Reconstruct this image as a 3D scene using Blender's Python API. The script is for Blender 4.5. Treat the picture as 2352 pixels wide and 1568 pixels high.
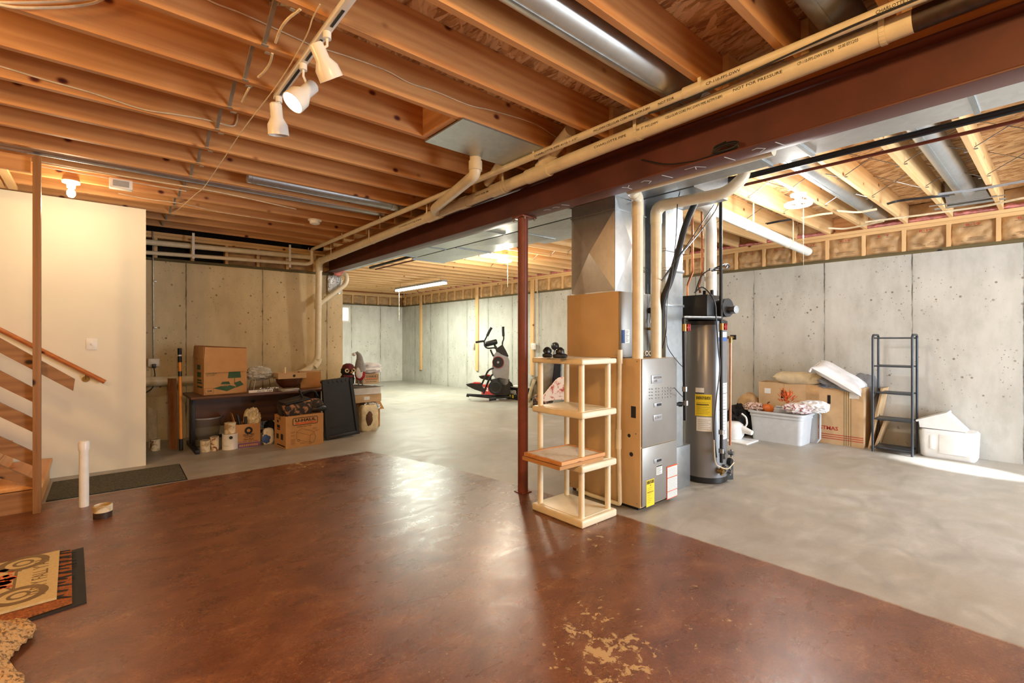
import bpy, bmesh, math, random
from mathutils import Vector, Matrix, Euler, noise
S = bpy.context.scene
for o in list(bpy.data.objects): bpy.data.objects.remove(o)
C = S.collection
R = math.radians
# ---------------------------------------------------------------- camera
cam_d = bpy.data.cameras.new('camera'); cam = bpy.data.objects.new('camera', cam_d); C.objects.link(cam)
cam.location = (0, 0, 1.335); cam.rotation_euler = (R(90), 0, -math.atan2(.6532, .7572))
cam_d.sensor_width = 36; cam_d.lens = 36*1099/2352; cam_d.shift_y = -6/2352; cam_d.clip_start = .02
S.camera = cam
# ---------------------------------------------------------------- light
S.view_settings.view_transform = 'Standard'; S.view_settings.look = 'None'
S.view_settings.gamma = 1; S.view_settings.use_curve_mapping = False
S.view_settings.exposure = 0.25
W = bpy.data.worlds.new('daylight'); S.world = W; W.use_nodes = True
W.node_tree.nodes['Background'].inputs[0].default_value = (.86, .93, 1, 1)
W.node_tree.nodes['Background'].inputs[1].default_value = 1.0
def lamp(name, kind, loc, power, col, size=.1, rot=None, sy=None, spread=None):
    d = bpy.data.lights.new(name, kind); d.energy = power; d.color = col
    if kind == 'AREA':
        d.size = size
        if sy: d.shape = 'RECTANGLE'; d.size_y = sy
        if spread: d.spread = spread
    else: d.shadow_soft_size = size
    o = bpy.data.objects.new(name, d); C.objects.link(o); o.location = loc
    if rot: o.rotation_euler = rot
    return o
WARM = (1, .62, .26); SOFT = (1, .80, .52); COOL = (.93, .97, 1); GREENISH = (.93, 1, .82)
lamp('stair_bulb_light', 'POINT', (-.194, 5.66, 2.50), 14, SOFT, .04)
lamp('warm_fill_light', 'POINT', (.1, -.5, 2.62), 170, WARM, .12)           # unseen fill added behind the camera for warm light
lamp('warm_fill_light', 'POINT', (-1.6, 2.6, 2.62), 75, WARM, .12)           # second added warm fill, out of view on the left
lamp('furnace_side_light', 'POINT', (5.13, 1.70, 2.46), 58, (1, .97, .92), .1)
lamp('exercise_room_light', 'POINT', (5.14, 6.155, 2.46), 100, (1, .90, .70), .1)
lamp('tube_light', 'AREA', (5.75, 10.1, 2.50), 170, GREENISH, .12, None, 2.3)
lamp('patio_door_daylight', 'AREA', (5.6, -3.0, 1.25), 310, (.82, .91, 1), 2.6, (R(84), 0, R(6)), 1.9)
lamp('patio_door_sun', 'SPOT', (5.9, -3.7, 2.2), 6000, (.9, .95, 1), .05, (Vector((6.75, .72, 0))-Vector((5.9, -3.7, 2.2))).to_track_quat('-Z', 'Y').to_euler())
bpy.data.lights['patio_door_sun'].spot_size = R(6.5); bpy.data.lights['patio_door_sun'].spot_blend = .5
# ---------------------------------------------------------------- measuring helpers
FPX, PCX, PCY, HC = 1099., 1176., 778., 1.335
def ray(u, v):
    a = (u-PCX)/FPX
    return (a*.7572+.6532, -.6532*a+.7572, (PCY-v)/FPX)
def pz(u, v, z=0.):
    r = ray(u, v); t = (z-HC)/r[2]; return Vector((r[0]*t, r[1]*t, z))
def px(u, v, x):
    r = ray(u, v); t = x/r[0]; return Vector((x, r[1]*t, HC+r[2]*t))
def py(u, v, y):
    r = ray(u, v); t = y/r[1]; return Vector((r[0]*t, y, HC+r[2]*t))
# ---------------------------------------------------------------- materials
def lin(c):
    return tuple(((x/255)/12.92 if x/255 <= .04045 else ((x/255+.055)/1.055)**2.4) for x in c)+(1,)
MATS = {}
class N:
    def __init__(s, name):
        s.m = bpy.data.materials.new(name); s.m.use_nodes = True; s.t = s.m.node_tree
        s.b = s.t.nodes['Principled BSDF']; MATS[name] = s.m
    def n(s, typ, **kw):
        x = s.t.nodes.new(typ)
        for k, v in kw.items(): setattr(x, k, v)
        return x
    def l(s, a, b): s.t.links.new(a, b)
    def pos(s, scale=(1, 1, 1)):
        g = s.n('ShaderNodeNewGeometry'); mp = s.n('ShaderNodeMapping'); mp.inputs['Scale'].default_value = scale
        s.l(g.outputs['Position'], mp.inputs['Vector']); return mp.outputs[0]
    def noise(s, vec, scale, detail=4, rough=.55, dist=0):
        x = s.n('ShaderNodeTexNoise'); x.inputs['Scale'].default_value = scale; x.inputs['Detail'].default_value = detail
        x.inputs['Roughness'].default_value = rough; x.inputs['Distortion'].default_value = dist
        s.l(vec, x.inputs['Vector']); return x.outputs['Fac']
    def vor(s, vec, scale, feature='F1', out='Distance'):
        x = s.n('ShaderNodeTexVoronoi'); x.feature = feature; x.inputs['Scale'].default_value = scale
        s.l(vec, x.inputs['Vector']); return x.outputs[out]
    def ramp(s, fac, stops, interp='LINEAR'):
        x = s.n('ShaderNodeValToRGB'); x.color_ramp.interpolation = interp; e = x.color_ramp.elements
        while len(e) < len(stops): e.new(.5)
        for i, (p, c) in enumerate(stops):
            e[i].position = p; e[i].color = c if len(c) == 4 else lin(c)
        s.l(fac, x.inputs[0]); return x.outputs[0]
    def mask(s, fac, lo, hi):
        x = s.n('ShaderNodeMapRange'); x.inputs[1].default_value = lo; x.inputs[2].default_value = hi
        s.l(fac, x.inputs[0]); return x.outputs[0]
    def math(s, op, a, b=None, c=None):
        x = s.n('ShaderNodeMath'); x.operation = op
        for i, q in enumerate((a, b, c)):
            if q is None: continue
            if isinstance(q, (int, float)): x.inputs[i].default_value = q
            else: s.l(q, x.inputs[i])
        return x.outputs[0]
    def mix(s, fac, a, b, mode='MIX'):
        x = s.n('ShaderNodeMix'); x.data_type = 'RGBA'; x.blend_type = mode
        for i, q in ((0, fac), (6, a), (7, b)):
            if isinstance(q, (int, float)): x.inputs[i].default_value = q
            elif isinstance(q, tuple): x.inputs[i].default_value = q if len(q) == 4 else lin(q)
            else: s.l(q, x.inputs[i])
        return x.outputs[2]
    def bump(s, h, st=.3, dist=.01):
        x = s.n('ShaderNodeBump'); x.inputs['Strength'].default_value = st; x.inputs['Distance'].default_value = dist
        s.l(h, x.inputs['Height']); s.l(x.outputs[0], s.b.inputs['Normal'])
    def set(s, col=None, rough=.6, metal=0, **kw):
        if col is not None:
            if isinstance(col, tuple): s.b.inputs['Base Color'].default_value = col if len(col) == 4 else lin(col)
            else: s.l(col, s.b.inputs['Base Color'])
        if isinstance(rough, (int, float)): s.b.inputs['Roughness'].default_value = rough
        else: s.l(rough, s.b.inputs['Roughness'])
        s.b.inputs['Metallic'].default_value = metal
        for k, v in kw.items(): s.b.inputs[k.replace('_', ' ')].default_value = v
        return s.m
def plain(name, col, rough=.6, metal=0, var=.12, sc=14, bump=0, **kw):
    n = N(name); f = n.noise(n.pos(), sc, 5)
    c = n.mix(n.mask(f, .3, .7), tuple(max(0, x*(1-var)) for x in col), tuple(min(255, x*(1+var*.6)) for x in col))
    if bump: n.bump(n.noise(n.pos(), sc*3, 4), bump, .01)
    return n.set(c, rough, metal, **kw)
def wood(name, c1, c2, knot, axis='x', rough=.6, fine=1.):
    n = N(name); st = {'x': (.55, 9, 9), 'y': (9, .55, 9), 'z': (9, 9, .55)}[axis]
    kt = {'x': (.9, .35, 1.3), 'y': (.35, .9, 1.3), 'z': (1.3, .5, .9)}[axis]
    lo = {'x': (.5, 2.46, .8), 'y': (2.46, .5, .8), 'z': (2.4, 2.4, .4)}[axis]
    v = n.pos(st); g = n.noise(v, 2.2*fine, 6, .6, 1.2); g2 = n.noise(n.pos(lo), 1.0, 2)
    w = n.n('ShaderNodeTexWave'); w.inputs['Scale'].default_value = .55*fine; w.inputs['Distortion'].default_value = 9; w.inputs['Detail'].default_value = 3
    w.bands_direction = 'Z' if axis != 'z' else 'X'; n.l(v, w.inputs['Vector'])
    f = n.math('ADD', n.math('MULTIPLY', g, .5), n.math('MULTIPLY', w.outputs['Fac'], .14))
    f = n.math('ADD', f, n.math('MULTIPLY', g2, .35))
    c = n.ramp(f, [(.28, c2), (.72, c1)])
    kv = n.vor(n.pos(kt), 4.6)
    ring = n.ramp(kv, [(0, (.015, .006, .003, 1)), (.05, lin(knot)), (.085, lin(tuple(.8*x for x in c2))), (.16, (1, 1, 1, 1))])
    c = n.mix(n.mask(kv, .17, .07), c, ring, 'MULTIPLY')
    n.bump(g, .12, .004)
    return n.set(c, rough)
PINE = ((226, 170, 108), (184, 120, 64), (110, 52, 20))
for ax in 'xyz':
    wood('joist_pine_'+ax, *PINE, axis=ax)
    wood('pale_pine_'+ax, (232, 196, 142), (206, 160, 104), (140, 84, 40), axis=ax)
    wood('rail_board_'+ax, (168, 120, 72), (116, 76, 42), (70, 32, 14), axis=ax)
wood('honey_oak', (196, 118, 58), (158, 84, 36), (120, 60, 20), 'x', .35)
wood('stair_tread', (226, 166, 100), (196, 130, 68), (150, 90, 40), 'y', .45)
wood('walnut_laminate', (108, 66, 42), (62, 36, 24), (40, 20, 12), 'x', .4, .6)
wood('treated_lumber', (104, 92, 58), (74, 64, 40), (50, 40, 24), 'y', .8)
wood('red_board', (176, 122, 78), (134, 84, 50), (60, 26, 12), 'z', .7)
# subfloor: flaky strand board
n = N('strand_board'); d1 = n.noise(n.pos((1.5, 1.5, 1)), 3, 2)
def strand(rot, seed, sx_=40, sy_=7):
    g = n.n('ShaderNodeNewGeometry'); m1_ = n.n('ShaderNodeMapping'); m1_.inputs['Rotation'].default_value = (0, 0, rot); mp = n.n('ShaderNodeMapping'); mp.inputs['Location'].default_value = (seed, seed*2, 0); mp.inputs['Scale'].default_value = (sx_, sy_, 1)
    n.l(g.outputs['Position'], m1_.inputs['Vector']); n.l(m1_.outputs[0], mp.inputs['Vector']); v = n.n('ShaderNodeTexVoronoi'); v.inputs['Scale'].default_value = 1; n.l(mp.outputs[0], v.inputs['Vector']); w = n.n('ShaderNodeSeparateColor'); n.l(v.outputs['Color'], w.inputs[0]); return w.outputs[0], v.outputs['Distance']
a, ad = strand(.25, 0); b, bd = strand(-.2, 3); e, ed_ = strand(.6, 7, 30, 8)
sel = n.mask(n.noise(n.pos((14, 6, 1)), 2.2, 3), .48, .52)
f = n.mix(n.mask(e, .70, .74), n.mix(sel, a, b), e)
c = n.ramp(f, [(.0, (150, 104, 64)), (.3, (190, 146, 98)), (.65, (214, 174, 126)), (1, (234, 204, 160))])
c = n.mix(n.math('MULTIPLY', n.mask(ad, .62, .95), .5), c, (110, 70, 42)); n.bump(f, .4, .006); n.set(c, .8)
# concrete walls with form seams
def concrete_wall(name, axis, phase, period, tint=(1, 1, 1)):
    n = N(name); p = n.pos(); g = n.n('ShaderNodeNewGeometry'); sx = n.n('ShaderNodeSeparateXYZ'); n.l(g.outputs['Position'], sx.inputs[0])
    ax = sx.outputs[{'x': 0, 'y': 1}[axis]]
    big = n.noise(p, 1.1, 5, .6); med = n.noise(n.pos((3, 3, 1.2)), 2.4, 6, .65)
    f = n.math('ADD', n.math('MULTIPLY', big, .55), n.math('MULTIPLY', med, .45))
    k = lambda c: tuple(c[i]*tint[i] for i in range(3))
    c = n.ramp(f, [(.34, k((182, 179, 170))), (.5, k((204, 202, 195))), (.66, k((218, 216, 210)))])
    wob = n.math('MULTIPLY', n.math('SUBTRACT', n.noise(p, 9, 3), .5), .012)
    fr = n.math('FRACT', n.math('DIVIDE', n.math('SUBTRACT', n.math('ADD', ax, wob), phase), period))
    dd = n.math('MULTIPLY', n.math('SUBTRACT', .5, n.math('ABSOLUTE', n.math('SUBTRACT', fr, .5))), period)
    seam = n.mask(dd, .010, .003); halo = n.math('MULTIPLY', n.mask(dd, .10, 0), n.mask(med, .42, .62))
    c = n.mix(n.math('MULTIPLY', halo, .4), c, k((128, 124, 112)))
    c = n.mix(n.math('MULTIPLY', seam, n.mask(n.noise(p, 5, 4), .30, .62)), c, k((84, 80, 70)))
    pit = n.math('MINIMUM', n.vor(p, 11), n.math('MULTIPLY', n.vor(p, 24), 1.15)); pm = n.math('MULTIPLY', n.mask(pit, .17, .10), n.mask(n.noise(p, 1.9, 4, .7), .47, .56))
    c = n.mix(n.math('MULTIPLY', pm, .8), c, k((104, 88, 64)))
    zz = sx.outputs[2]; foot = n.math('MULTIPLY', n.mask(zz, .16, 0), n.mask(med, .35, .7))
    c = n.mix(n.math('MULTIPLY', foot, .35), c, k((120, 112, 98)))
    n.bump(n.math('SUBTRACT', n.math('MULTIPLY', med, .4), n.math('ADD', seam, pm)), .35, .006)
    return n.set(c, .85)
concrete_wall('concrete_right', 'y', 1.22, .923, (.90, .905, .905))
concrete_wall('concrete_left', 'x', .89, .946, (.98, .90, .75))  # warm lamp light is put into this wall's tint
concrete_wall('concrete_back', 'x', 3.9, .923)
# floor: bare slab and a worn brown painted part
n = N('slab_floor'); g = n.n('ShaderNodeNewGeometry'); sx = n.n('ShaderNodeSeparateXYZ'); n.l(g.outputs['Position'], sx.inputs[0]); X, Y = sx.outputs[0], sx.outputs[1]
p = n.pos(); big = n.noise(p, .8, 5, .6, .4); med = n.noise(n.pos((1.2, 2, 1)), 3.2, 6, .62, .6); fine = n.noise(p, 60, 6, .78)
f = n.math('ADD', n.math('MULTIPLY', big, .5), n.math('MULTIPLY', med, .5))
bare = n.ramp(f, [(.34, (138, 134, 126)), (.5, (162, 158, 150)), (.66, (184, 181, 174))])
streak = n.noise(n.pos((.9, .35, 1)), 2.6, 5, .6, .8)
bare = n.mix(n.math('MULTIPLY', n.mask(streak, .46, .66), .6), bare, (158, 149, 134)); bare = n.mix(n.math('MULTIPLY', n.mask(fine, .35, .7), .22), bare, (120, 114, 104))
cloud = n.noise(n.pos((1.6, 2.4, 1)), 2.2, 7, .7, .5)
paint = n.ramp(n.math('ADD', n.math('MULTIPLY', cloud, .6), n.math('MULTIPLY', fine, .4)), [(.36, (84, 48, 33)), (.47, (104, 62, 43)), (.56, (120, 75, 50)), (.68, (156, 112, 76))])
y3 = n.math('MULTIPLY', n.math('POWER', n.math('MAXIMUM', Y, 0), 3), .0039)
ed = n.math('MULTIPLY', n.math('SUBTRACT', n.noise(p, 6, 5, .7), .5), .05)
edge = n.math('ADD', n.math('SUBTRACT', n.math('SUBTRACT', 3.03, y3), X), ed)
m1 = n.mask(edge, -.012, .012); m2 = n.mask(n.math('ADD', n.math('SUBTRACT', 5.42, Y), ed), -.012, .012)
pm = n.math('MULTIPLY', m1, m2)
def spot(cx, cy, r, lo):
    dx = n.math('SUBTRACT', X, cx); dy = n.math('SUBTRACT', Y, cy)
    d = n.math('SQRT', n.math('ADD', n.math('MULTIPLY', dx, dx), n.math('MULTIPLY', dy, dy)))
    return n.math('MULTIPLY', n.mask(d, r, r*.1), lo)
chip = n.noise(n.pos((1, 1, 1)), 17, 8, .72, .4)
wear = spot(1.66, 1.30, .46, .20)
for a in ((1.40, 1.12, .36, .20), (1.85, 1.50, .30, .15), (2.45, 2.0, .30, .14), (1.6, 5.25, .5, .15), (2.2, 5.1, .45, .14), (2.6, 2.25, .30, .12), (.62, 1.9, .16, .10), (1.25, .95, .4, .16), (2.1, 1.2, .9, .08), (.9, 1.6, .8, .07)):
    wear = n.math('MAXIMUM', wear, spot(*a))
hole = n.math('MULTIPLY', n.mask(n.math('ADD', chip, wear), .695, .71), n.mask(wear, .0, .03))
scr = n.mask(n.math('ABSOLUTE', n.math('SUBTRACT', n.noise(p, 15, 2, .5, 3.5), .5)), .016, .004)
scr = n.math('MULTIPLY', scr, n.mask(n.noise(p, 2.1, 3), .42, .62))
scr2 = n.mask(n.math('ABSOLUTE', n.math('SUBTRACT', n.noise(n.pos((1, 2, 1)), 30, 2, .5, 4), .5)), .02, .005)
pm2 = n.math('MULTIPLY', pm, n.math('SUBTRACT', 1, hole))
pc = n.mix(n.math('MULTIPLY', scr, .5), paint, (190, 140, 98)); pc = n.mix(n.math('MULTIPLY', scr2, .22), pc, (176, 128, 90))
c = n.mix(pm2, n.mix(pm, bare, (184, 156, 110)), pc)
rr = n.math('ADD', n.math('MULTIPLY', n.mask(med, .3, .75), .16), .22)
rr = n.math('ADD', rr, n.math('MULTIPLY', n.math('SUBTRACT', 1, pm2), .16))
n.bump(n.math('ADD', n.math('ADD', n.math('MULTIPLY', med, .5), n.math('MULTIPLY', fine, .20)), n.math('MULTIPLY', n.math('ADD', scr, scr2), .06)), .16, .012)
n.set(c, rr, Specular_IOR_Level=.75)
# metals
def galv(name, col=(178, 184, 188), rough=.36):
    n = N(name); p = n.pos((1, 1, 1)); sp = n.vor(p, 26, 'F1', 'Color'); f = n.noise(p, 2.2, 4)
    c = n.mix(.18, col, n.ramp(sp, [(0, (150, 156, 160)), (1, (220, 224, 228))]))
    n.bump(n.noise(p, 3, 2), .05, .01)
    return n.set(c, n.math('ADD', n.math('MULTIPLY', f, .2), rough-.1), .85)
galv('galvanized'); galv('dull_galvanized', (158, 164, 164), .5)
galv('bright_duct', (204, 206, 206), .32)
plain('beam_paint', (90, 43, 32), .48, var=.12, sc=5)
plain('column_paint', (124, 60, 42), .42, var=.1, sc=9)
plain('steel', (150, 150, 150), .35, 1, var=.1); plain('chrome', (200, 202, 205), .15, 1, var=.04)
plain('black_iron', (34, 34, 36), .45, .4, var=.2); plain('strap_metal', (176, 170, 154), .4, .4); plain('brass', (150, 120, 70), .35, .9)
plain('copper', (192, 132, 100), .35, .9); plain('dark_plastic', (26, 26, 28), .38, var=.15)
plain('black_rubber', (20, 20, 21), .6); plain('rack_metal', (62, 68, 76), .4, .5, var=.1)
plain('pvc', (226, 214, 186), .32, var=.04); plain('pvc_white', (232, 230, 222), .3, var=.03)
plain('cream_plastic', (234, 222, 192), .4, var=.03); plain('white_plastic', (228, 230, 230), .35, var=.03)
plain('tote_plastic', (198, 204, 210), .38, var=.03); plain('white_enamel', (236, 232, 222), .3, var=.02)
plain('drywall', (232, 224, 200), .62, var=.015, sc=3); plain('white_cable', (222, 204, 170), .5)
plain('grey_enamel', (146, 144, 140), .36, .35, var=.04, sc=4); plain('warm_lit_enamel', (206, 176, 132), .42, .05, var=.04, sc=4)  # the tan one is cabinet paint with warm lamp light in its colour
plain('heater_grey', (122, 124, 128), .3, .3, var=.04, sc=3); plain('label_white', (226, 226, 222), .5, var=.02)
plain('label_yellow', (232, 206, 40), .5, var=.03); plain('ink', (32, 30, 30), .7); plain('ink_red', (178, 48, 34), .7)
plain('ink_green', (52, 84, 50), .7); plain('ink_brown', (88, 56, 30), .7); plain('ink_orange', (206, 86, 40), .7)
plain('ink_grey', (120, 112, 102), .7); plain('ink_blue', (60, 96, 170), .6); plain('ink_tan', (126, 104, 70), .8); plain('ink_purple', (120, 84, 130), .7)
plain('cardboard', (188, 140, 88), .8, var=.06, sc=6); plain('cardboard_pale', (196, 164, 124), .8, var=.06, sc=5); plain('cardboard_dark', (150, 104, 60), .85)
plain('paper_white', (226, 224, 218), .7, var=.03); plain('kraft', (186, 150, 106), .75, var=.14, sc=7, bump=.6)
plain('pink_wool', (206, 132, 124), .95, var=.2, sc=20, bump=.8); plain('red_plastic', (176, 34, 30), .4)
plain('orange_plastic', (222, 138, 34), .4, var=.05); plain('cloth_white', (222, 222, 224), .9, var=.05, sc=9, bump=.25)
plain('cloth_beige', (196, 180, 148), .9, var=.08, bump=.25); plain('cloth_blue', (150, 164, 184), .9, var=.15)
plain('cloth_grey', (128, 130, 134), .95, var=.15, bump=.3); plain('bag_plastic', (214, 214, 208), .35, var=.1, bump=.3, Transmission_Weight=.25)
plain('bag_cream', (222, 206, 166), .4, var=.1, bump=.3); plain('mat_green', (84, 80, 62), .95, var=.35, sc=60, bump=.7)
plain('coir', (170, 98, 44), .95, var=.3, sc=90, bump=.8); plain('mat_beige', (206, 184, 132), .9, var=.06, sc=60, bump=.3)
plain('silver_plastic', (160, 163, 168), .32, .2, var=.04); plain('knit_grey', (158, 160, 162), .95, var=.25, sc=80, bump=.8)
plain('felt_red', (166, 28, 36), .9); plain('felt_maroon', (104, 44, 52), .95, var=.3, sc=40); plain('felt_black', (30, 28, 30), .95)
plain('pumpkin', (206, 108, 34), .5, var=.12); plain('leaf_orange', (206, 98, 50), .7, var=.3, sc=50); plain('bowl_brown', (84, 48, 34), .4)
plain('candle', (232, 214, 172), .5); plain('bag_taupe', (128, 118, 100), .8, var=.1, bump=.2); plain('khaki', (178, 166, 134), .8, var=.1)
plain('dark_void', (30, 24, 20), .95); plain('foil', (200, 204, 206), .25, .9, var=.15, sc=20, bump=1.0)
plain('filter_white', (226, 222, 214), .9, var=.05, sc=40, bump=.5); plain('tin', (180, 176, 166), .4, .7)
plain('stain_brown', (52, 32, 20), .5, var=.3, sc=30)
for nm, a, b, sc in (('camo', (44, 38, 34), (168, 120, 88), 16), ('paint_can_label', (222, 208, 176), (176, 150, 104), 14), ('painted_can', (222, 204, 164), (120, 66, 40), 22), ('rug_weave', (190, 152, 100), (112, 82, 50), 70), ('floral_white', (228, 224, 228), (150, 70, 88), 26), ('leopard', (206, 180, 166), (96, 40, 36), 40), ('poop_print', (226, 204, 188), (180, 60, 52), 11)):
    n = N(nm); f = n.noise(n.pos(), sc, 3, .5, .5); n.bump(f, .3, .01); n.set(n.ramp(f, [(.5, a), (.62, b)]), .8)
def glow(name, col, st):
    m = bpy.data.materials.new(name); m.use_nodes = True; b = m.node_tree.nodes['Principled BSDF']
    b.inputs['Base Color'].default_value = (.9, .9, .9, 1); b.inputs['Emission Color'].default_value = col+(1,); b.inputs['Emission Strength'].default_value = st; MATS[name] = m
glow('bulb_warm', (1, .88, .66), 14); glow('bulb_cool', (1, .97, .9), 12); glow('tube_glow', (.97, 1, .95), 12); glow('spot_glow', (1, .96, .88), 9)
glow('window_sky', (.75, .88, 1), 1.6)
n = N('clear_plastic'); n.set((225, 225, 222), .12, Transmission_Weight=.9, IOR=1.12)
n = N('window_glass'); n.set((235, 240, 242), .05, Transmission_Weight=.95, IOR=1.3)
def M(x): return MATS[x]
# ---------------------------------------------------------------- mesh helpers
def rootmat(o):
    return Matrix.LocRotScale(o.location, o.rotation_euler, None)
def tag(o, label, cat, group=None):
    o['label'] = label; o['category'] = cat
    if group: o['group'] = group
    return o
def thing(name, label, cat, loc=(0, 0, 0), rz=0, group=None, rot=None):
    o = bpy.data.objects.new(name, None); C.objects.link(o); o.location = loc; o.empty_display_size = .1
    o.rotation_euler = rot if rot else (0, 0, rz)
    o['_m'] = 0; del o['_m']
    return tag(o, label, cat, group)
def top_of(o):
    while o.parent: o = o.parent
    return o
class MB:
    """collects shapes; coordinates are local to root when one is given, else world"""
    def __init__(s, root=None):
        s.bm = bmesh.new(); s.T = rootmat(top_of(root)) if root is not None else Matrix.Identity(4); s.mi = 0
    def _fin(s, vs):
        fs = set()
        for v in vs:
            v.co = s.T @ v.co
            for f in v.link_faces: fs.add(f)
        for f in fs: f.material_index = s.mi
        return s
    def box(s, x0, x1, y0, y1, z0, z1, r=0, seg=2, M4=None):
        g = bmesh.ops.create_cube(s.bm, size=1)['verts']
        for v in g: v.co = Vector(((x0+x1)/2+v.co.x*(x1-x0), (y0+y1)/2+v.co.y*(y1-y0), (z0+z1)/2+v.co.z*(z1-z0)))
        if r:
            es = list({e for v in g for e in v.link_edges})
            res = bmesh.ops.bevel(s.bm, geom=es, offset=r, segments=seg, affect='EDGES', profile=.5)
            g = list({v for f in res['faces'] for v in f.verts} | {v for v in g if v.is_valid})
        if M4:
            for v in g: v.co = M4 @ v.co
        return s._fin(g)
    def beam(s, a, b, w, h, up=(0, 0, 1)):
        """rectangular bar from a to b, w across, h along up"""
        a, b = Vector(a), Vector(b); d = (b-a); L = d.length; d.normalize(); up = Vector(up)
        sd = d.cross(up).normalized(); u2 = sd.cross(d)
        m = Matrix.Translation((a+b)/2) @ Matrix((sd, d, u2)).transposed().to_4x4()
        return s.box(-w/2, w/2, -L/2, L/2, -h/2, h/2, M4=m)
    def cyl(s, a, b, r, r2=None, seg=20, caps=True):
        a, b = Vector(a), Vector(b); r2 = r if r2 is None else r2; d = (b-a); L = d.length
        m = Matrix.Translation((a+b)/2) @ d.to_track_quat('Z', 'Y').to_matrix().to_4x4()
        g = bmesh.ops.create_cone(s.bm, cap_ends=caps, segments=seg, radius1=r, radius2=r2, depth=L, matrix=m)['verts']
        return s._fin(g)
    def tube(s, pts, r, seg=12, bend=0, cap=True):
        P = [Vector(p) for p in pts]
        if bend and len(P) > 2:
            Q = [P[0]]
            for i in range(1, len(P)-1):
                a = (P[i-1]-P[i]); b = (P[i+1]-P[i]); k = min(bend, a.length*.48, b.length*.48)
                A = P[i]+a.normalized()*k; B = P[i]+b.normalized()*k
                for j in range(6):
                    t = j/5; Q.append((1-t)**2*A+2*t*(1-t)*P[i]+t*t*B)
            Q.append(P[-1]); P = Q
        rings = []; prev = None
        for i, p in enumerate(P):
            t = (P[min(i+1, len(P)-1)]-P[max(i-1, 0)]).normalized()
            if prev is None: nrm = t.orthogonal().normalized()
            else:
                nrm = prev-t*prev.dot(t); nrm = nrm.normalized() if nrm.length > 1e-6 else t.orthogonal().normalized()
            prev = nrm; bn = t.cross(nrm); rr = r[i] if isinstance(r, (list, tuple)) and len(r) == len(P) else (r if not isinstance(r, (list, tuple)) else r[0])
            rings.append([s.bm.verts.new(p+(nrm*math.cos(2*math.pi*k/seg)+bn*math.sin(2*math.pi*k/seg))*rr) for k in range(seg)])
        vs = [v for q in rings for v in q]
        for a, b in zip(rings, rings[1:]):
            for k in range(seg): s.bm.faces.new((a[k], a[(k+1) % seg], b[(k+1) % seg], b[k]))
        if cap:
            s.bm.faces.new(rings[0][::-1]); s.bm.faces.new(rings[-1])
        return s._fin(vs)
    def curve(s, pts, r, seg=8, n=8, cap=True):
        """smooth Catmull-Rom cable"""
        P = [Vector(p) for p in pts]; P = [2*P[0]-P[1]]+P+[2*P[-1]-P[-2]]; Q = []
        for i in range(1, len(P)-2):
            for j in range(n):
                t = j/n; a, b, c, d = P[i-1:i+3]
                Q.append(.5*((2*b)+(-a+c)*t+(2*a-5*b+4*c-d)*t*t+(-a+3*b-3*c+d)*t**3))
        Q.append(P[-2]); return s.tube(Q, r, seg, cap=cap)
    def lathe(s, prof, c=(0, 0, 0), seg=32, axis=None, sx=1, sy=1):
        c = Vector(c); m = Vector(axis).to_track_quat('Z', 'Y').to_matrix() if axis else Matrix.Identity(3); rings = []; vs = []
        for (r, z) in prof:
            if r < 1e-5: v = s.bm.verts.new(c+m@Vector((0, 0, z))); rings.append([v]); vs.append(v)
            else:
                q = [s.bm.verts.new(c+m@Vector((r*sx*math.cos(2*math.pi*k/seg), r*sy*math.sin(2*math.pi*k/seg), z))) for k in range(seg)]; rings.append(q); vs += q
        for a, b in zip(rings, rings[1:]):
            for k in range(seg):
                k2 = (k+1) % seg
                if len(a) == 1 and len(b) == 1: continue
                if len(a) == 1: s.bm.faces.new((a[0], b[k2], b[k]))
                elif len(b) == 1: s.bm.faces.new((a[k], a[k2], b[0]))
                else: s.bm.faces.new((a[k], a[k2], b[k2], b[k]))
        return s._fin(vs)
    def prism(s, pts, vec):
        """polygon of 3D points swept along vec"""
        vec = Vector(vec); a = [s.bm.verts.new(Vector(p)) for p in pts]; b = [s.bm.verts.new(Vector(p)+vec) for p in pts]
        s.bm.faces.new(a[::-1]); s.bm.faces.new(b)
        for i in range(len(a)): j = (i+1) % len(a); s.bm.faces.new((a[i], a[j], b[j], b[i]))
        return s._fin(a+b)
    def quad(s, a, b, c, d):
        vs = [s.bm.verts.new(Vector(p)) for p in (a, b, c, d)]; s.bm.faces.new(vs); return s._fin(vs)
    def blob(s, c, rad, p=2., amp=0., fr=4., seed=0, sub=4, ridge=False, flat=None, M4=None):
        g = bmesh.ops.create_icosphere(s.bm, subdivisions=sub, radius=1)['verts']; c = Vector(c)
        for v in g:
            d = v.co.normalized(); k = (abs(d.x)**p+abs(d.y)**p+abs(d.z)**p)**(-1/p)
            nn = noise.noise(d*fr+Vector((seed*7.1, seed*3.3, 1)))
            if ridge: nn = .5-abs(nn)*2+.35*noise.noise(d*fr*2.7+Vector((seed, 0, 5)))
            q = d*k*(1+amp*nn); v.co = Vector((q.x*rad[0], q.y*rad[1], q.z*rad[2]))
            if M4: v.co = M4 @ v.co
            v.co += c
            if flat is not None and v.co.z < flat: v.co.z = flat
        return s._fin(g)
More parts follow.
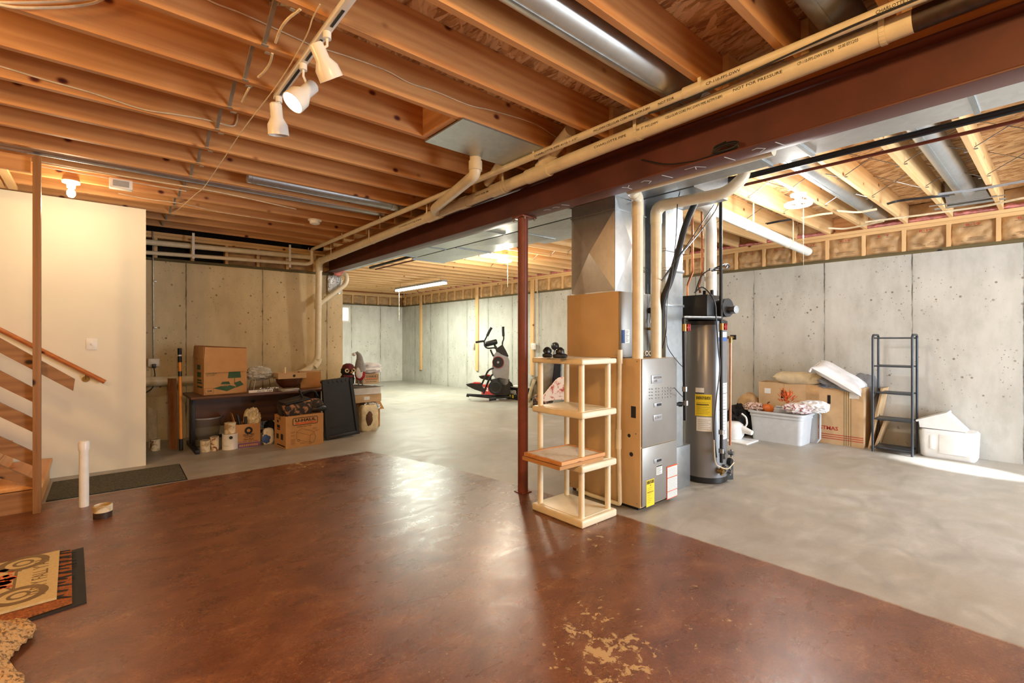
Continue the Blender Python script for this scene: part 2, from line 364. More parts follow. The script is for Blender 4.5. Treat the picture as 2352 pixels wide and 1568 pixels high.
    def pillow(s, w, d, h, M4, n=18, amp=.02, seed=0):
        grid = {}; vs = []
        for sg in (1, -1):
            for i in range(n+1):
                for j in range(n+1):
                    x, y = 2*i/n-1, 2*j/n-1; e = i in (0, n) or j in (0, n)
                    if e and sg < 0: grid[(sg, i, j)] = grid[(1, i, j)]; continue
                    t = ((1-x**4)*(1-y**4))**.5*(1+.25*noise.noise(Vector((x*2.5+seed, y*2.5, sg))))
                    pin = 1-.10*(1-abs(y)**2)*abs(x)**3-0; pin2 = 1-.10*(1-abs(x)**2)*abs(y)**3
                    co = Vector((x*w/2*pin, y*d/2*pin2, sg*t*h/2))
                    v = s.bm.verts.new(M4 @ co); grid[(sg, i, j)] = v; vs.append(v)
            for i in range(n):
                for j in range(n):
                    q = [grid[(sg, i, j)], grid[(sg, i+1, j)], grid[(sg, i+1, j+1)], grid[(sg, i, j+1)]]
                    s.bm.faces.new(q if sg > 0 else q[::-1])
        return s._fin(vs)
    def sheet(s, f, nu=16, nv=16, th=.002):
        """thin sheet from f(u,v)->point with real thickness"""
        g = [[Vector(f(i/nu, j/nv)) for j in range(nv+1)] for i in range(nu+1)]
        def nr(i, j):
            a = g[min(i+1, nu)][j]-g[max(i-1, 0)][j]; b = g[i][min(j+1, nv)]-g[i][max(j-1, 0)]
            q = a.cross(b); return q.normalized() if q.length > 1e-9 else Vector((0, 0, 1))
        A = [[s.bm.verts.new(g[i][j]) for j in range(nv+1)] for i in range(nu+1)]
        B = [[s.bm.verts.new(g[i][j]-nr(i, j)*th) for j in range(nv+1)] for i in range(nu+1)]
        for i in range(nu):
            for j in range(nv):
                s.bm.faces.new((A[i][j], A[i+1][j], A[i+1][j+1], A[i][j+1])); s.bm.faces.new((B[i][j], B[i][j+1], B[i+1][j+1], B[i+1][j]))
        for i in range(nu):
            s.bm.faces.new((A[i][0], B[i][0], B[i+1][0], A[i+1][0])); s.bm.faces.new((A[i][nv], A[i+1][nv], B[i+1][nv], B[i][nv]))
        for j in range(nv):
            s.bm.faces.new((A[0][j], A[0][j+1], B[0][j+1], B[0][j])); s.bm.faces.new((A[nu][j], B[nu][j], B[nu][j+1], A[nu][j+1]))
        return s._fin([v for q in A+B for v in q])
    def build(s, name, mats, parent=None, ang=38, label=None):
        if isinstance(mats, str): mats = [mats]
        bmesh.ops.recalc_face_normals(s.bm, faces=s.bm.faces)
        me = bpy.data.meshes.new(name)
        cs = [v.co.copy() for v in s.bm.verts]
        lo = Vector([min(c[i] for c in cs) for i in range(3)]); hi = Vector([max(c[i] for c in cs) for i in range(3)])
        if parent is None: org = Matrix.Translation(((lo.x+hi.x)/2, (lo.y+hi.y)/2, lo.z))
        else:
            q = top_of(parent); org = rootmat(q)
        bmesh.ops.transform(s.bm, matrix=org.inverted(), verts=s.bm.verts)
        s.bm.to_mesh(me); s.bm.free()
        for m in mats: me.materials.append(M(m))
        for f in me.polygons: f.use_smooth = True
        me.set_sharp_from_angle(angle=R(ang))
        o = bpy.data.objects.new(name, me); C.objects.link(o)
        if parent is None: o.location = org.translation
        else:
            o.parent = parent
            if parent.parent is None and parent.type == 'MESH': pass
        if label: o['label'] = label
        return o
def struct(o): o['kind'] = 'structure'; return o
def text(s, w, h, loc, xd, yd, mat, parent, name='lettering', ext=.0006, off=.0012, bold=0):
    """letters fitted to width w and height h centred at loc (world), raised off the surface"""
    cu = bpy.data.curves.new(name, 'FONT'); cu.body = s; cu.size = 1; cu.align_x = 'CENTER'; cu.align_y = 'CENTER'; cu.offset = bold; cu.resolution_u = 2
    t = bpy.data.objects.new(name, cu); C.objects.link(t); bpy.context.view_layer.update()
    me = bpy.data.meshes.new_from_object(t.evaluated_get(bpy.context.evaluated_depsgraph_get())); bpy.data.objects.remove(t)
    vs = [v.co for v in me.vertices]; x0, x1 = min(v.x for v in vs), max(v.x for v in vs); y0, y1 = min(v.y for v in vs), max(v.y for v in vs)
    xd = Vector(xd).normalized(); yd = Vector(yd).normalized(); nn = xd.cross(yd); b = bmesh.new(); b.from_mesh(me)
    for v in b.verts:
        v.co = Vector(loc)+xd*((v.co.x-(x0+x1)/2)/(x1-x0)*w)+yd*((v.co.y-(y0+y1)/2)/(y1-y0)*h)+nn*off
    r = bmesh.ops.extrude_face_region(b, geom=list(b.faces))
    for e in r['geom']:
        if isinstance(e, bmesh.types.BMVert): e.co -= nn*ext
    m = MB(); m.bm.free(); m.bm = b
    return m.build(name, mat, parent)
RX = (1, 0, 0); RY = (0, 1, 0); UZ = (0, 0, 1)
ordn = ['nearest', 'second', 'third', 'fourth', 'fifth', 'sixth', 'seventh', 'eighth', 'ninth', 'tenth', 'eleventh', 'twelfth', 'thirteenth', 'fourteenth', 'fifteenth', 'sixteenth', 'seventeenth', 'eighteenth', 'nineteenth', 'twentieth', 'twenty-first', 'twenty-second', 'twenty-third', 'twenty-fourth', 'twenty-fifth', 'twenty-sixth', 'twenty-seventh', 'twenty-eighth', 'twenty-ninth', 'thirtieth', 'thirty-first', 'thirty-second', 'thirty-third', 'thirty-fourth', 'thirty-fifth']
# ================================================================ setting
JB, JT = 2.74, 2.965
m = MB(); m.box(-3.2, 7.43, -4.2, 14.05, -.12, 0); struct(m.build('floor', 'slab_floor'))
m = MB(); m.box(-3.2, 7.7, -4.2, 14.3, JT, JT+.02); struct(m.build('ceiling', 'strand_board'))
m = MB(); m.box(7.43, 7.68, -4.2, 14.3, -.12, 2.36); struct(m.build('wall_right', 'concrete_right'))
m = MB(); m.box(-3.2, 3.04, 7.8, 8.05, -.12, 2.36); m.box(2.79, 3.04, 8.05, 14.05, -.12, 2.36); struct(m.build('wall_left', 'concrete_left'))
m = MB()   # back wall round the window opening
for b in ((2.79, 5.02, -.12, 2.36), (5.70, 7.43, -.12, 2.36), (5.02, 5.70, -.12, 1.83), (5.02, 5.70, 2.31, 2.36)): m.box(b[0], b[1], 14.05, 14.3, b[2], b[3])
struct(m.build('wall_back', 'concrete_back'))
m = MB(); m.box(-3.2, .373, 6.35, 6.47, 0, 2.70); struct(m.build('wall_stair_side', 'drywall'))
m = MB(); m.box(-3.4, -3.2, -4.2, 14.3, 0, JT); struct(m.build('wall_far_left', 'drywall'))
m = MB(); m.box(-3.2, 4.2, -4.4, -4.2, 0, JT); m.box(4.2, 7.43, -4.4, -4.2, 2.3, JT); struct(m.build('wall_front', 'drywall'))
w = MB()
for b in ((5.02, 5.07, 1.83, 2.31), (5.65, 5.70, 1.83, 2.31), (5.07, 5.65, 1.83, 1.88), (5.07, 5.65, 2.26, 2.31), (5.34, 5.38, 1.88, 2.26)): w.box(b[0], b[1], 14.04, 14.14, b[2], b[3], .004)
w = struct(w.build('window_1', 'white_enamel')); m = MB(); m.box(5.07, 5.65, 14.09, 14.10, 1.88, 2.26)
g = m.build('pane', 'window_sky'); mw = g.matrix_world.copy(); g.parent = w; g.location = Vector((0, .001, .05))
# ---- pony walls on the concrete: plates, studs, faced batts
def pony(name, label, axis, plane, depth, c0, c1, phase, zt=2.74, skip=None, open_to=None):
    t = thing(name, label, 'wall framing', (plane, c0, 2.36) if axis == 'x' else (c0, plane, 2.36))
    def bx(m, a0, a1, d0, d1, z0, z1, r=0):
        if axis == 'x': m.box(plane+d0, plane+d1, a0, a1, z0, z1, r)
        else: m.box(a0, a1, plane+d0, plane+d1, z0, z1, r)
    al = 'y' if axis == 'x' else 'x'
    m = MB(); bx(m, c0, c1, 0, depth, 2.36, 2.40); m.build('sill_plate', 'treated_lumber', t)
    m = MB(); bx(m, c0, c1, 0, depth, 2.70, zt-.001); bx(m, c0, c1, .002, depth, 2.66, 2.698); m.build('top_plate', 'pale_pine_'+al, t)
    k = math.ceil((c0-phase)/.4064); 
    while phase+.4064*k < c1-.02:
        a = phase+.4064*k
        m = MB(); bx(m, a-.019, a+.019, .001, depth, 2.40, 2.66); m.build('stud', 'pale_pine_z', t)
        a0, a1 = a+.02, min(a+.387, c1)
        if a1-a0 > .1 and not (open_to and a < open_to):
            def f(u, v, a0=a0, a1=a1, k=k):
                e = min(u, 1-u, 1)*2; e2 = min(v, 1-v)*2
                q = .055-.035*min(1, (e*e2)**.5*2)+.022*noise.noise(Vector((u*5+k*3, v*4, 2)))+.01*abs(noise.noise(Vector((u*14+k, v*9, 7))))
                q = max(q, .004)
                aa = a0+(a1-a0)*u; z = 2.402+.256*v
                return (plane+q, aa, z) if axis == 'x' else (aa, plane+q, z)
            m = MB(); m.sheet(f, 20, 14, .01); bt = m.build('insulation_batt', 'kraft', t, 60)
            if axis == 'x' and a < 6:
                nrm = (0, 1, 0)
                m = MB()
                for (z, w_) in ((2.60, .16), (2.475, .22), (2.46, .18), (2.445, .2)): m.box(plane+.008, plane+.0105, (a0+a1)/2-w_/2, (a0+a1)/2+w_/2, z, z+.003)
                m.build('facing_print', 'ink_brown', bt)
                text('R-19', .11, .03, (plane+.008, (a0+a1)/2, 2.625), (0, -1, 0), (0, 0, 1), 'ink_red', bt)
        k += 1
    return t
pony('pony_wall', 'long pine stud wall with brown faced insulation on top of the right concrete wall', 'x', 7.43, .14, -1.2, 14.05, .486)
pony('pony_wall', 'pine stud wall with brown insulation on top of the far window wall', 'y', 14.05, .14, 2.9, 7.42, .5)
pw = pony('pony_wall', 'dark stud wall with open bays above the warm-lit concrete wall behind the desk', 'y', 7.8, .14, -.2, 3.0, .56, open_to=1.2)
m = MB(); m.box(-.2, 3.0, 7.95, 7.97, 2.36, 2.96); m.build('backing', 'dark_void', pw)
m = MB(); m.box(7.575, 7.60, -1.2, 14.2, 2.36, 2.96); m.box(7.43, 7.44, 14.1, 14.2, 2.36, 2.96)
tag(m.build('rim_board', 'joist_pine_y'), 'pine rim board behind the joist ends on the right wall', 'board')
m = MB(); m.box(2.8, 7.57, 14.2, 14.23, 2.36, 2.96); tag(m.build('rim_board', 'joist_pine_x'), 'pine rim board behind the joists above the far window wall', 'board')
k = 0
for i in range(34):   # rim insulation between joist ends on the right wall
    y0 = .465+.4064*(i-1)+.022; y1 = y0+.362
    def f(u, v, i=i, y0=y0, y1=y1): return (7.50+.02*noise.noise(Vector((u*4+i*2, v*3, 1)))+.03*abs(u-.5), y0+(y1-y0)*u, JB+.004+.21*v)
    def f2(u, v, i=i, y0=y0, y1=y1): return (7.47-.03*math.sin(v*math.pi)+.015*noise.noise(Vector((u*7+i*5, v*2, 3))), y0+(y1-y0)*u, JB+.006+(.04+.022*noise.noise(Vector((u*5+i, 1, 4))))*v)
    if 3 < i < 5: continue
    m = MB(); m.sheet(f, 12, 6, .02); o = m.build('rim_insulation', 'kraft')
    tag(o, 'pink-edged insulation over the right wall, in the %s joist bay from the camera' % ordn[i], 'insulation', 'rim insulation over the right wall')
    m = MB(); m.sheet(f2, 12, 4, .012); q = m.build('pink_edge', 'pink_wool'); q.location = q.location-o.location; q.parent = o
# ---- joists
def joist(name, x0, x1, y, label, grp, zb=JB, zt=JT, mat='joist_pine_x'):
    m = MB(); m.box(x0, x1, y-.019, y+.019, zb, zt, .002, 1); return tag(m.build(name, mat), label, 'joist', grp)
ly = [.096+.4064*k for k in range(20) if .096+.4064*k < 7.75]
for i, y in enumerate(ly):
    joist('ceiling_joist', -3.19, 2.93, y, 'pine ceiling joist left of the steel beam, %s from the camera' % ordn[i], 'joists left of the beam')
ry = [.465+.4064*k for k in range(-1, 33)]
for i, y in enumerate(ry):
    joist('ceiling_joist', 2.72 if y < 7.9 else 2.83, 7.572, y+.0, 'pine ceiling joist right of the steel beam, %s from the camera' % ordn[i], 'joists right of the beam', mat='pale_pine_x')  # same lumber as on the left; its less warm light is in the paler colour
def bridging(x, ys, label, grp, wire):
    for i, (a, b) in enumerate(zip(ys, ys[1:])):
        if b > 7.7: break
        if not wire and 1.3 < a < 1.4: continue
        t = thing('joist_bridging', label % ordn[i], 'bridging', (x, (a+b)/2, JB), 0, grp)
        for s_, dx in ((0, 0), (1, .03)):
            m = MB(); p, q = ((x+dx, b-.019, JB+.012), (x+dx, a+.02, JT-.012)) if not s_ else ((x+dx, a+.02, JB+.012), (x+dx, b-.02, JT-.012))
            if wire: m.tube([p, q], .0035, 6)
            else: m.beam(p, q, .02, .003); m.beam(((p[0]-.008), p[1], p[2]), (q[0]-.008, q[1], q[2]), .003, .012)
            m.box(x+dx-.016, x+dx+.016, p[1]-(.02 if not s_ else .0), p[1]+(.0 if not s_ else .02), JB-.003, JB-.0005)
            m.build('strap', 'steel' if wire else 'strap_metal', t)
bridging(.6, [y for y in ly if y > 1.9], 'galvanised bridging strap beside the track light, %s bay from the camera', 'bridging between the left joists', False)
bridging(4.9, [y for y in ry if y < 7.8], 'crossed bridging wires near the duct, %s joist bay from the camera', 'bridging wires near the duct', True)
bridging(5.8, [y for y in ry if y < 7.8], 'crossed bridging wires nearer the right wall, %s joist bay from the camera', 'bridging wires nearer the right wall', True)
# ---- steel beam, column
m = MB(); m.box(2.74, 2.90, -1.5, 7.79, 2.40, 2.413, .003); m.box(2.74, 2.90, -1.5, 7.79, 2.647, 2.66, .003); m.box(2.814, 2.826, -1.5, 7.79, 2.413, 2.647)
bm_ = thing('steel_beam', 'reddish brown painted steel I-beam running the length of the ceiling', 'beam', (2.82, 3, 2.4)); m.build('beam_body', 'beam_paint', bm_)
m = MB(); m.box(2.75, 2.89, -1.5, 7.79, 2.661, 2.698); m.box(2.75, 2.89, -1.5, 7.79, 2.70, 2.739); m.build('beam_plate', 'joist_pine_y', bm_)
m = MB()
def chalk(y, z, pts):     # chalk strokes under the flange
    for a, b in zip(pts, pts[1:]): m.beam((2.82+a[0], y-a[1], 2.3990), (2.82+b[0], y-b[1], 2.3990), .005, .0012)
for y, st in ((1.03, [[(-.05, 0), (.05, .02)]]), (1.13, [[(-.03, -.03), (-.04, .0), (0, .03), (.03, -.01)]]), (1.31, [[(-.05, 0), (.05, .02)]]), (1.52, [[(-.03, -.05), (-.03, .02), (.02, .0)], [(-.03, .02), (.03, .06)]]), (1.72, [[(-.05, 0), (.05, .02)]]), (1.86, [[(-.03, -.03), (-.04, .0), (0, .03), (.03, -.01)]]), (2.02, [[(-.04, -.02), (0, 0), (-.04, .04)], [(0, 0), (.05, 0)]]), (2.62, [[(-.04, 0), (.02, .03)]]), (2.7, [[(-.03, -.03), (-.03, .0), (0, .02)]]), (2.8, [[(-.03, -.03), (-.03, .0), (0, .02)]])):
    for q in st: chalk(y, 0, q)
m.build('chalk_mark', 'label_white', bm_)
t = thing('steel_column', 'round red-brown steel post standing beside the white plastic shelves', 'post', (2.80, 3.10, 0))
m = MB(); m.cyl((2.80, 3.10, .008), (2.80, 3.10, 2.385), .0445, seg=32); m.build('post_tube', 'column_paint', t)
m = MB(); m.box(2.745, 2.855, 3.045, 3.155, 0, .008, .002); m.build('base_plate', 'column_paint', t)
m = MB(); m.box(2.735, 2.90, 3.03, 3.17, 2.385, 2.3985, .002); m.build('cap_plate', 'column_paint', t)
for dx, dy in ((-.05, .10), (-.05, -.05), (.06, .10), (.06, -.05)):
    m = MB(); m.cyl((2.81+dx, 3.08+dy, 2.374), (2.81+dx, 3.08+dy, 2.386), .011, seg=6); m.cyl((2.81+dx, 3.08+dy, 2.362), (2.81+dx, 3.08+dy, 2.374), .006, seg=10); m.build('bolt', 'steel', t)
# ---- big drain pipe along the beam
XP = 2.59
def zp(y): return 2.535+.0187*(7.6-y)
t = thing('drain_pipe', 'thick cream drain pipe running along the steel beam and down the warm-lit concrete wall', 'pipe', (XP, 4, zp(4)))
m = MB(); m.tube([(XP, .42, zp(.42)), (XP, 7.6, zp(7.6)), (XP, 7.66, .98), (XP-.26, 7.62, .80), (XP-.55, 7.60, .78)], .047, 24, .13); m.build('pipe_run', 'pvc', t)
m = MB(); m.tube([(XP, .42, zp(.42)), (XP, -1.4, zp(-1.4))], .047, 24); m.build('stained_run', 'stain_brown', t, label='dark stained end of the pipe')
def coup(y, L=.12, r=.056, nm='coupling'):
    m = MB(); m.cyl((XP, y, zp(y)), (XP, y+L, zp(y+L)), r, seg=28); m.build(nm, 'pvc', t)
for u_, L in ((1262, .24), (1160, .16), (1012, .24), (1075, .10)):
    r = ray(u_, 400); coup(XP*r[1]/r[0], L)
m = MB(); m.tube([(XP, 7.48, zp(7.5)), (XP, 7.6, zp(7.6)), (XP, 7.605, 2.38)], .054, 24, .09); m.build('elbow', 'pvc', t)
m = MB(); m.cyl((XP, 7.64, 1.95), (XP, 7.65, 1.80), .055); m.build('wye_fitting', 'pvc', t)
m = MB(); m.tube([(XP, 7.65, 1.03), (XP, 7.66, .98), (XP-.07, 7.64, .90)], .055, 20, .05); m.build('elbow', 'pvc', t)
def hanger(x, y, z, r, top, par, nm='hanger', w_=.022):
    m = MB()
    pts = [(x-r-.003, y, z+r*.1)]+[(x-(r+.003)*math.cos(a), y, z-(r+.003)*math.sin(a)) for a in [math.pi*k/10 for k in range(11)]]
    for a, b in zip(pts, pts[1:]): m.beam(a, b, w_, .004, up=(a[0]-x, 0, a[2]-z-.001))
    m.box(x-r-.006, x-r-.001, y-w_/2, y+w_/2, z, top); m.box(x+r+.001, x+r+.006, y-w_/2, y+w_/2, z, z+r*.6)
    return m.build(nm, 'pvc', par)
for u_ in (2030, 1468, 1165, 990, 856, 768): 
    r = ray(u_, 300); y = XP*r[1]/r[0]; hanger(XP, y, zp(y), .047, JB, t)
# branch dropping from the panned duct, and wye arms
m = MB(); d0 = pz(1092, 362, 2.73); d1 = Vector((d0.x, d0.y, 2.60)); e = Vector((XP-.06, 3.95, 2.56)); 
m.tube([(d0.x, d0.y, JB), d1, (2.47, 4.02, 2.60), (XP-.01, 4.16, zp(4.16)+.0)], .044, 20, .06); m.build('branch_pipe', 'pvc', t)
m = MB(); m.cyl((d0.x, d0.y, 2.70), (d0.x, d0.y, 2.63), .052); m.build('coupling', 'pvc', t)
m = MB(); a = px(1240, 385, XP); b = pz(1310, 300, 2.80); m.tube([a, (a+b)/2, b], .044, 20); m.cyl(a+(b-a)*.15, a+(b-a)*.45, .053); m.build('wye_arm', 'pvc', t)
m = MB(); a = px(1120, 420, XP); b = pz(1152, 372, 2.76); m.tube([a, b], .036, 18); m.build('wye_arm', 'pvc', t)
m = MB(); m.tube([(XP, 7.66, 1.86), py(795, 652, 7.66), py(797, 632, 7.66)+Vector((.0, 0, .02)), py(776, 628, 7.74)], .036, 18, .07); m.build('vent_arm', 'pvc', t)
# printing on the pipe
def pipe_text(s, u_, v_, w_, h_, x, z, r, ang, par):
    q = ray(u_, v_); y = x*q[1]/q[0]; zz = zp(y) if z is None else z
    nx, nz = -math.cos(ang), -math.sin(ang)
    text(s, w_, h_, (x+nx*(r+.0008), y, zz+nz*(r+.0008)), (0, -1, 0), (nz*1, 0, -nx), 'ink', par, off=.0004)
for s_, u_, w_ in (('CHARLOTTE PIPE', 1410, .26), ('300  3"  PVC-DWV', 1495, .16), ('CELLULAR CORE PVC-DWV PIPE ASTM F-891', 1600, .34), ('NOT FOR PRESSURE', 1747, .24), ('CP-110-FPS-DWV ERTX4', 1880, .15), ('23.00 07/12/03', 1955, .075), ('NOT FOR PRESSURE', 1105+20, .3), ('CHARLOTTE PIPE', 950, .5)):
    pipe_text(s_, u_, 300, w_, .014, XP, None, .047, R(8), t)
# ---- thin drain pipe
XQ, ZQ = 2.47, 2.706
t = thing('thin_drain_pipe', 'thin cream drain pipe running above and beside the thick one', 'pipe', (XQ, 4, ZQ))
m = MB(); m.tube([(XQ, -1.4, ZQ-.02), (XQ, 2.5, ZQ), (XQ, 7.56, ZQ), (XQ, 7.56, 2.50), (2.40, 7.57, 2.475), (.2, 7.60, 2.42)], .025, 20, .05); m.build('pipe_run', 'pvc', t)
m = MB(); q = ray(1595, 215); y = XQ*q[1]/q[0]; m.cyl((XQ, y-.05, ZQ-.004), (XQ, y+.06, ZQ-.003), .031); m.build('coupling', 'pvc', t)
for u_ in (1612, 1231, 878, 790, 713):
    q = ray(u_, 300); y = XQ*q[1]/q[0]; hanger(XQ, y, ZQ, .025, JB if u_ != 1231 else JB, t, w_=.018)
for s_, u_, w_ in (('CHARLOTTE PIPE 4112 1-1/2"', 1280, .42), ('PVC-DWV CELLULAR CORE PIPE ASTM F-891', 1430, .42), ('NOT FOR', 1535, .10), ('CP-110-FPS-DWV', 1665, .18), ('CHARLOTTE PIPE', 2060, .13)):
    pipe_text(s_, u_, 250, w_, .013, XQ, ZQ-.01, .025, R(12), t)
m = MB(); m.curve([(XQ-.012, -.6, ZQ-.042), (XQ-.02, .5, ZQ-.026), (XQ+.0, 1.1, ZQ-.038), (XQ+.01, 1.5, ZQ-.035), (XQ-.005, 1.62, ZQ-.036)], .005, 8); tag(m.build('black_cable', 'dark_plastic'), 'black cable lying along the thin drain pipe', 'cable')
# second horizontal pipe on the wall
t = thing('wall_drain_pipe', 'upper of two cream pipes crossing the open wall framing', 'pipe', (1.2, 7.66, 2.57))
m = MB(); m.tube([(.2, 7.66, 2.566), (2.54, 7.66, 2.60)], .036, 18); m.build('pipe_run', 'pvc', t)
for u_ in (442, 662):
    p = py(u_, 560, 7.66); m = MB(); m.box(p.x-.014, p.x+.014, 7.57, 7.575, 2.40, 2.74); m.box(p.x-.02, p.x+.02, 7.56, 7.70, 2.523, 2.53); m.build('strap_hanger', 'pvc_white', t)
# ---- ducts
def creases(m, p0, ux, uy, n=(0, 0, 1), h=.006):
    """cross-broken sheet: four facets meeting at a raised centre"""
    p0, ux, uy, n = Vector(p0), Vector(ux), Vector(uy), Vector(n); c = p0+ux/2+uy/2+n*h; P = [p0, p0+ux, p0+ux+uy, p0+uy]
    for i in range(4):
        vs = [m.bm.verts.new(q) for q in (P[i], P[(i+1) % 4], c)]; m.bm.faces.new(vs)
    return m
t = thing('supply_duct', 'long galvanised rectangular duct hugging the far side of the steel beam', 'duct', (3.2, 2, 2.5))
segs = [(-1.5, .3), (.3, 1.05), (1.05, 1.30), (1.30, 2.9), (2.9, 4.1), (4.1, 5.3), (5.3, 6.05)]
for i, (a, b) in enumerate(segs):
    m = MB(); m.box(2.93, 3.43, a+.001, b-.001, 2.503, 2.72); creases(m, (2.93, a, 2.503), (.5, 0, 0), (0, b-a, 0), (0, 0, -1), .008 if i not in (2,) else .001); m.build('duct_section', 'bright_duct' if i < 3 else 'galvanized', t, 12)
    m = MB(); m.box(2.925, 3.435, b-.012, b+.012, 2.494, 2.502); m.build('drive_cleat', 'dull_galvanized', t)
m = MB(); m.box(2.93, 3.25, 6.05, 8.1, 2.503, 2.70); m.build('duct_section', 'galvanized', t)
t = thing('return_trunk_duct', 'wide galvanised trunk duct with cross creases over the furnace', 'duct', (3.75, 4, 2.5))
for i, (a, b) in enumerate([(1.87, 2.95), (2.95, 3.9), (3.9, 5.1), (5.1, 6.25)]):
    m = MB(); m.box(3.46, 4.02, a, b-.001, 2.503, 2.72); creases(m, (3.46, a, 2.503), (.56, 0, 0), (0, b-a, 0), (0, 0, -1), .01); m.build('duct_section', 'galvanized', t, 12)
    m = MB(); m.box(3.455, 4.025, b-.012, b+.012, 2.493, 2.502); m.build('drive_cleat', 'dull_galvanized', t)
m = MB(); m.box(4.03, 4.95, 4.25, 4.99, 2.726, 2.7395); tag(m.build('panned_duct', 'galvanized'), 'flat galvanised sheet nailed under the joists near the round ceiling lamp', 'duct')
t = thing('panned_duct', 'galvanised sheet closing a joist bay beside the cream drain pipes', 'duct', (2.1, 2.75, 2.73))
m = MB(); m.box(1.745, 2.46, 2.50, 2.965, 2.728, 2.7395); creases(m, (1.745, 2.5, 2.728), (.715, 0, 0), (0, .46, 0), (0, 0, -1), .003); m.build('sheet', 'galvanized', t, 12)
m = MB(); m.box(1.70, 1.74, 2.56, 2.92, JB+.001, JT-.001); m.build('end_block', 'joist_pine_y', t)
def rduct(label, x0, x1, y, z, r, col='galvanized', boot=None, seams=()):
    t = thing('round_duct', label, 'duct', (x0, y, z)); m = MB(); m.cyl((x0, y, z), (x1, y, z), r, seg=36); m.build('duct_pipe', col, t)
    for s_ in seams:
        m = MB(); m.cyl((s_-.02, y, z), (s_+.02, y, z), r+.004, seg=36); m.build('seam_band', col, t)
    m = MB(); m.box(x0, x1, y-.006, y+.006, z-r-.004, z-r+.002); m.build('lock_seam', 'dull_galvanized', t)
    return t
rduct('large shiny round duct in the joist bay above the drain pipes', -1.0, 2.74, 1.515, 2.845, .095, 'bright_duct', seams=(1.1,))
rduct('dark round duct in the joist bay at the top right edge', -.5, 2.74, .70, 2.86, .09, 'dull_galvanized')
rduct('thin galvanised pipe running over the stair header', -2.6, 2.5, 5.18, 2.80, .045, 'bright_duct', seams=(.12, 1.6))
rduct('short galvanised pipe ending above the warm-lit room', 1.0, 2.55, 4.77, 2.79, .06, 'galvanized', seams=(1.05, 2.4))
t = rduct('wide round duct nearest the camera beyond the beam', 3.45, 6.62, .668, 2.845, .085, 'galvanized', seams=(3.9,))
m = MB(); m.prism([(6.60, .52, 2.80), (6.60, .82, 2.80), (6.92, .84, 2.76), (6.92, .50, 2.76)], (0, 0, .15)); m.build('duct_boot', 'galvanized', t)
m = MB(); m.box(6.88, 6.93, .40, .94, 2.742, 2.752) ; m.build('boot_flange', 'dull_galvanized', t)
rduct('bright round duct beside the lit ceiling lamp', 3.45, 7.2, 1.48, 2.83, .075, 'galvanized', seams=(3.8, 6.5))
# ---- pipes beyond the beam
m = MB(); m.tube([(3.71, -1.4, 2.56), (3.70, 1.62, 2.56), (3.66, 1.7, 2.56)], .021, 16); m.tube([(3.68, 1.62, 2.565), (4.09, 1.72, 2.70), (4.09, 6.3, 2.70), (3.62, 6.55, 2.60), (3.56, 7.9, 2.57)], .021, 16, .05)
tag(m.build('gas_pipe', 'black_iron'), 'thick black iron pipe under the joists beyond the duct', 'pipe')
m = MB(); m.tube([(3.81, -1.4, 2.52), (3.76, 1.62, 2.52), (4.15, 1.80, 2.69), (4.15, 6.35, 2.69), (3.74, 6.6, 2.57), (3.66, 7.9, 2.55)], .011, 12)
tag(m.build('water_pipe', 'column_paint'), 'thin rust brown pipe running parallel to the thick black one', 'pipe')
t = thing('vent_pipe', 'long white plastic vent pipe from the water heater to the right wall', 'pipe', (4.5, 2.24, 1.7))
m = MB(); m.tube([(4.45, 2.236, 1.70), (4.45, 2.236, 2.44), (4.22, 2.15, 2.60), (4.10, 2.38, 2.61)], .055, 24, .12); m.build('riser', 'pvc_white', t)
m = MB(); m.tube([(4.25, 2.27, 2.615), (7.2, 2.27, 2.505)], .055, 24); m.build('pipe_run', 'pvc_white', t)
for x in (5.35, 6.5): m = MB(); hanger_z = 2.615-.037*(x-4.25); m.cyl((x-.012, 2.27, hanger_z), (x+.012, 2.27, hanger_z), .059, seg=28); m.box(x-.012, x+.012, 2.206, 2.212, hanger_z, JB+.1); m.build('hanger', 'pvc', t)
t = thing('vent_pipe', 'left cream flue pipe rising from the furnace and turning along the beam', 'pipe', (3.2, 2.2, 1.18))
m = MB(); m.tube([(3.2, 2.2, 1.18), (3.2, 2.2, 2.449), (2.985, 2.12, 2.449), (2.985, 1.12, 2.449)], .043, 24, .07); m.build('pipe_run', 'pvc', t)
m = MB(); m.tube([(3.2, 2.2, 2.30), (3.2, 2.2, 2.449), (3.10, 2.165, 2.449)], .046, 24, .07); m.build('elbow', 'pvc', t)
t = thing('vent_pipe', 'right cream flue pipe rising from the furnace and curling up at its end', 'pipe', (3.46, 2.2, 1.18))
m = MB(); m.tube([(3.46, 2.2, 1.18), (3.46, 2.2, 2.42), (3.56, 1.66, 2.43), (3.62, 1.56, 2.54), (3.62, 1.56, 2.62)], .043, 24, .10); m.build('pipe_run', 'pvc', t)
m = MB(); m.tube([(3.46, 2.2, 2.28), (3.46, 2.2, 2.42), (3.49, 2.06, 2.424)], .047, 24, .10); m.build('elbow', 'pvc', t)
# ---- insulation scraps at the beam pocket
m = MB(); m.blob((2.93, 7.70, 2.46), (.10, .05, .10), 2, .5, 3, 3, 3); tag(m.build('pink_insulation', 'pink_wool'), 'tuft of pink insulation stuffed beside the end of the steel beam', 'insulation')
m = MB(); m.blob((2.90, 7.77, 2.22), (.11, .03, .14), 4, .25, 6, 3, 4, ridge=True); tag(m.build('foil_patch', 'foil'), 'crumpled silver foil patch on the concrete under the beam end', 'foil')
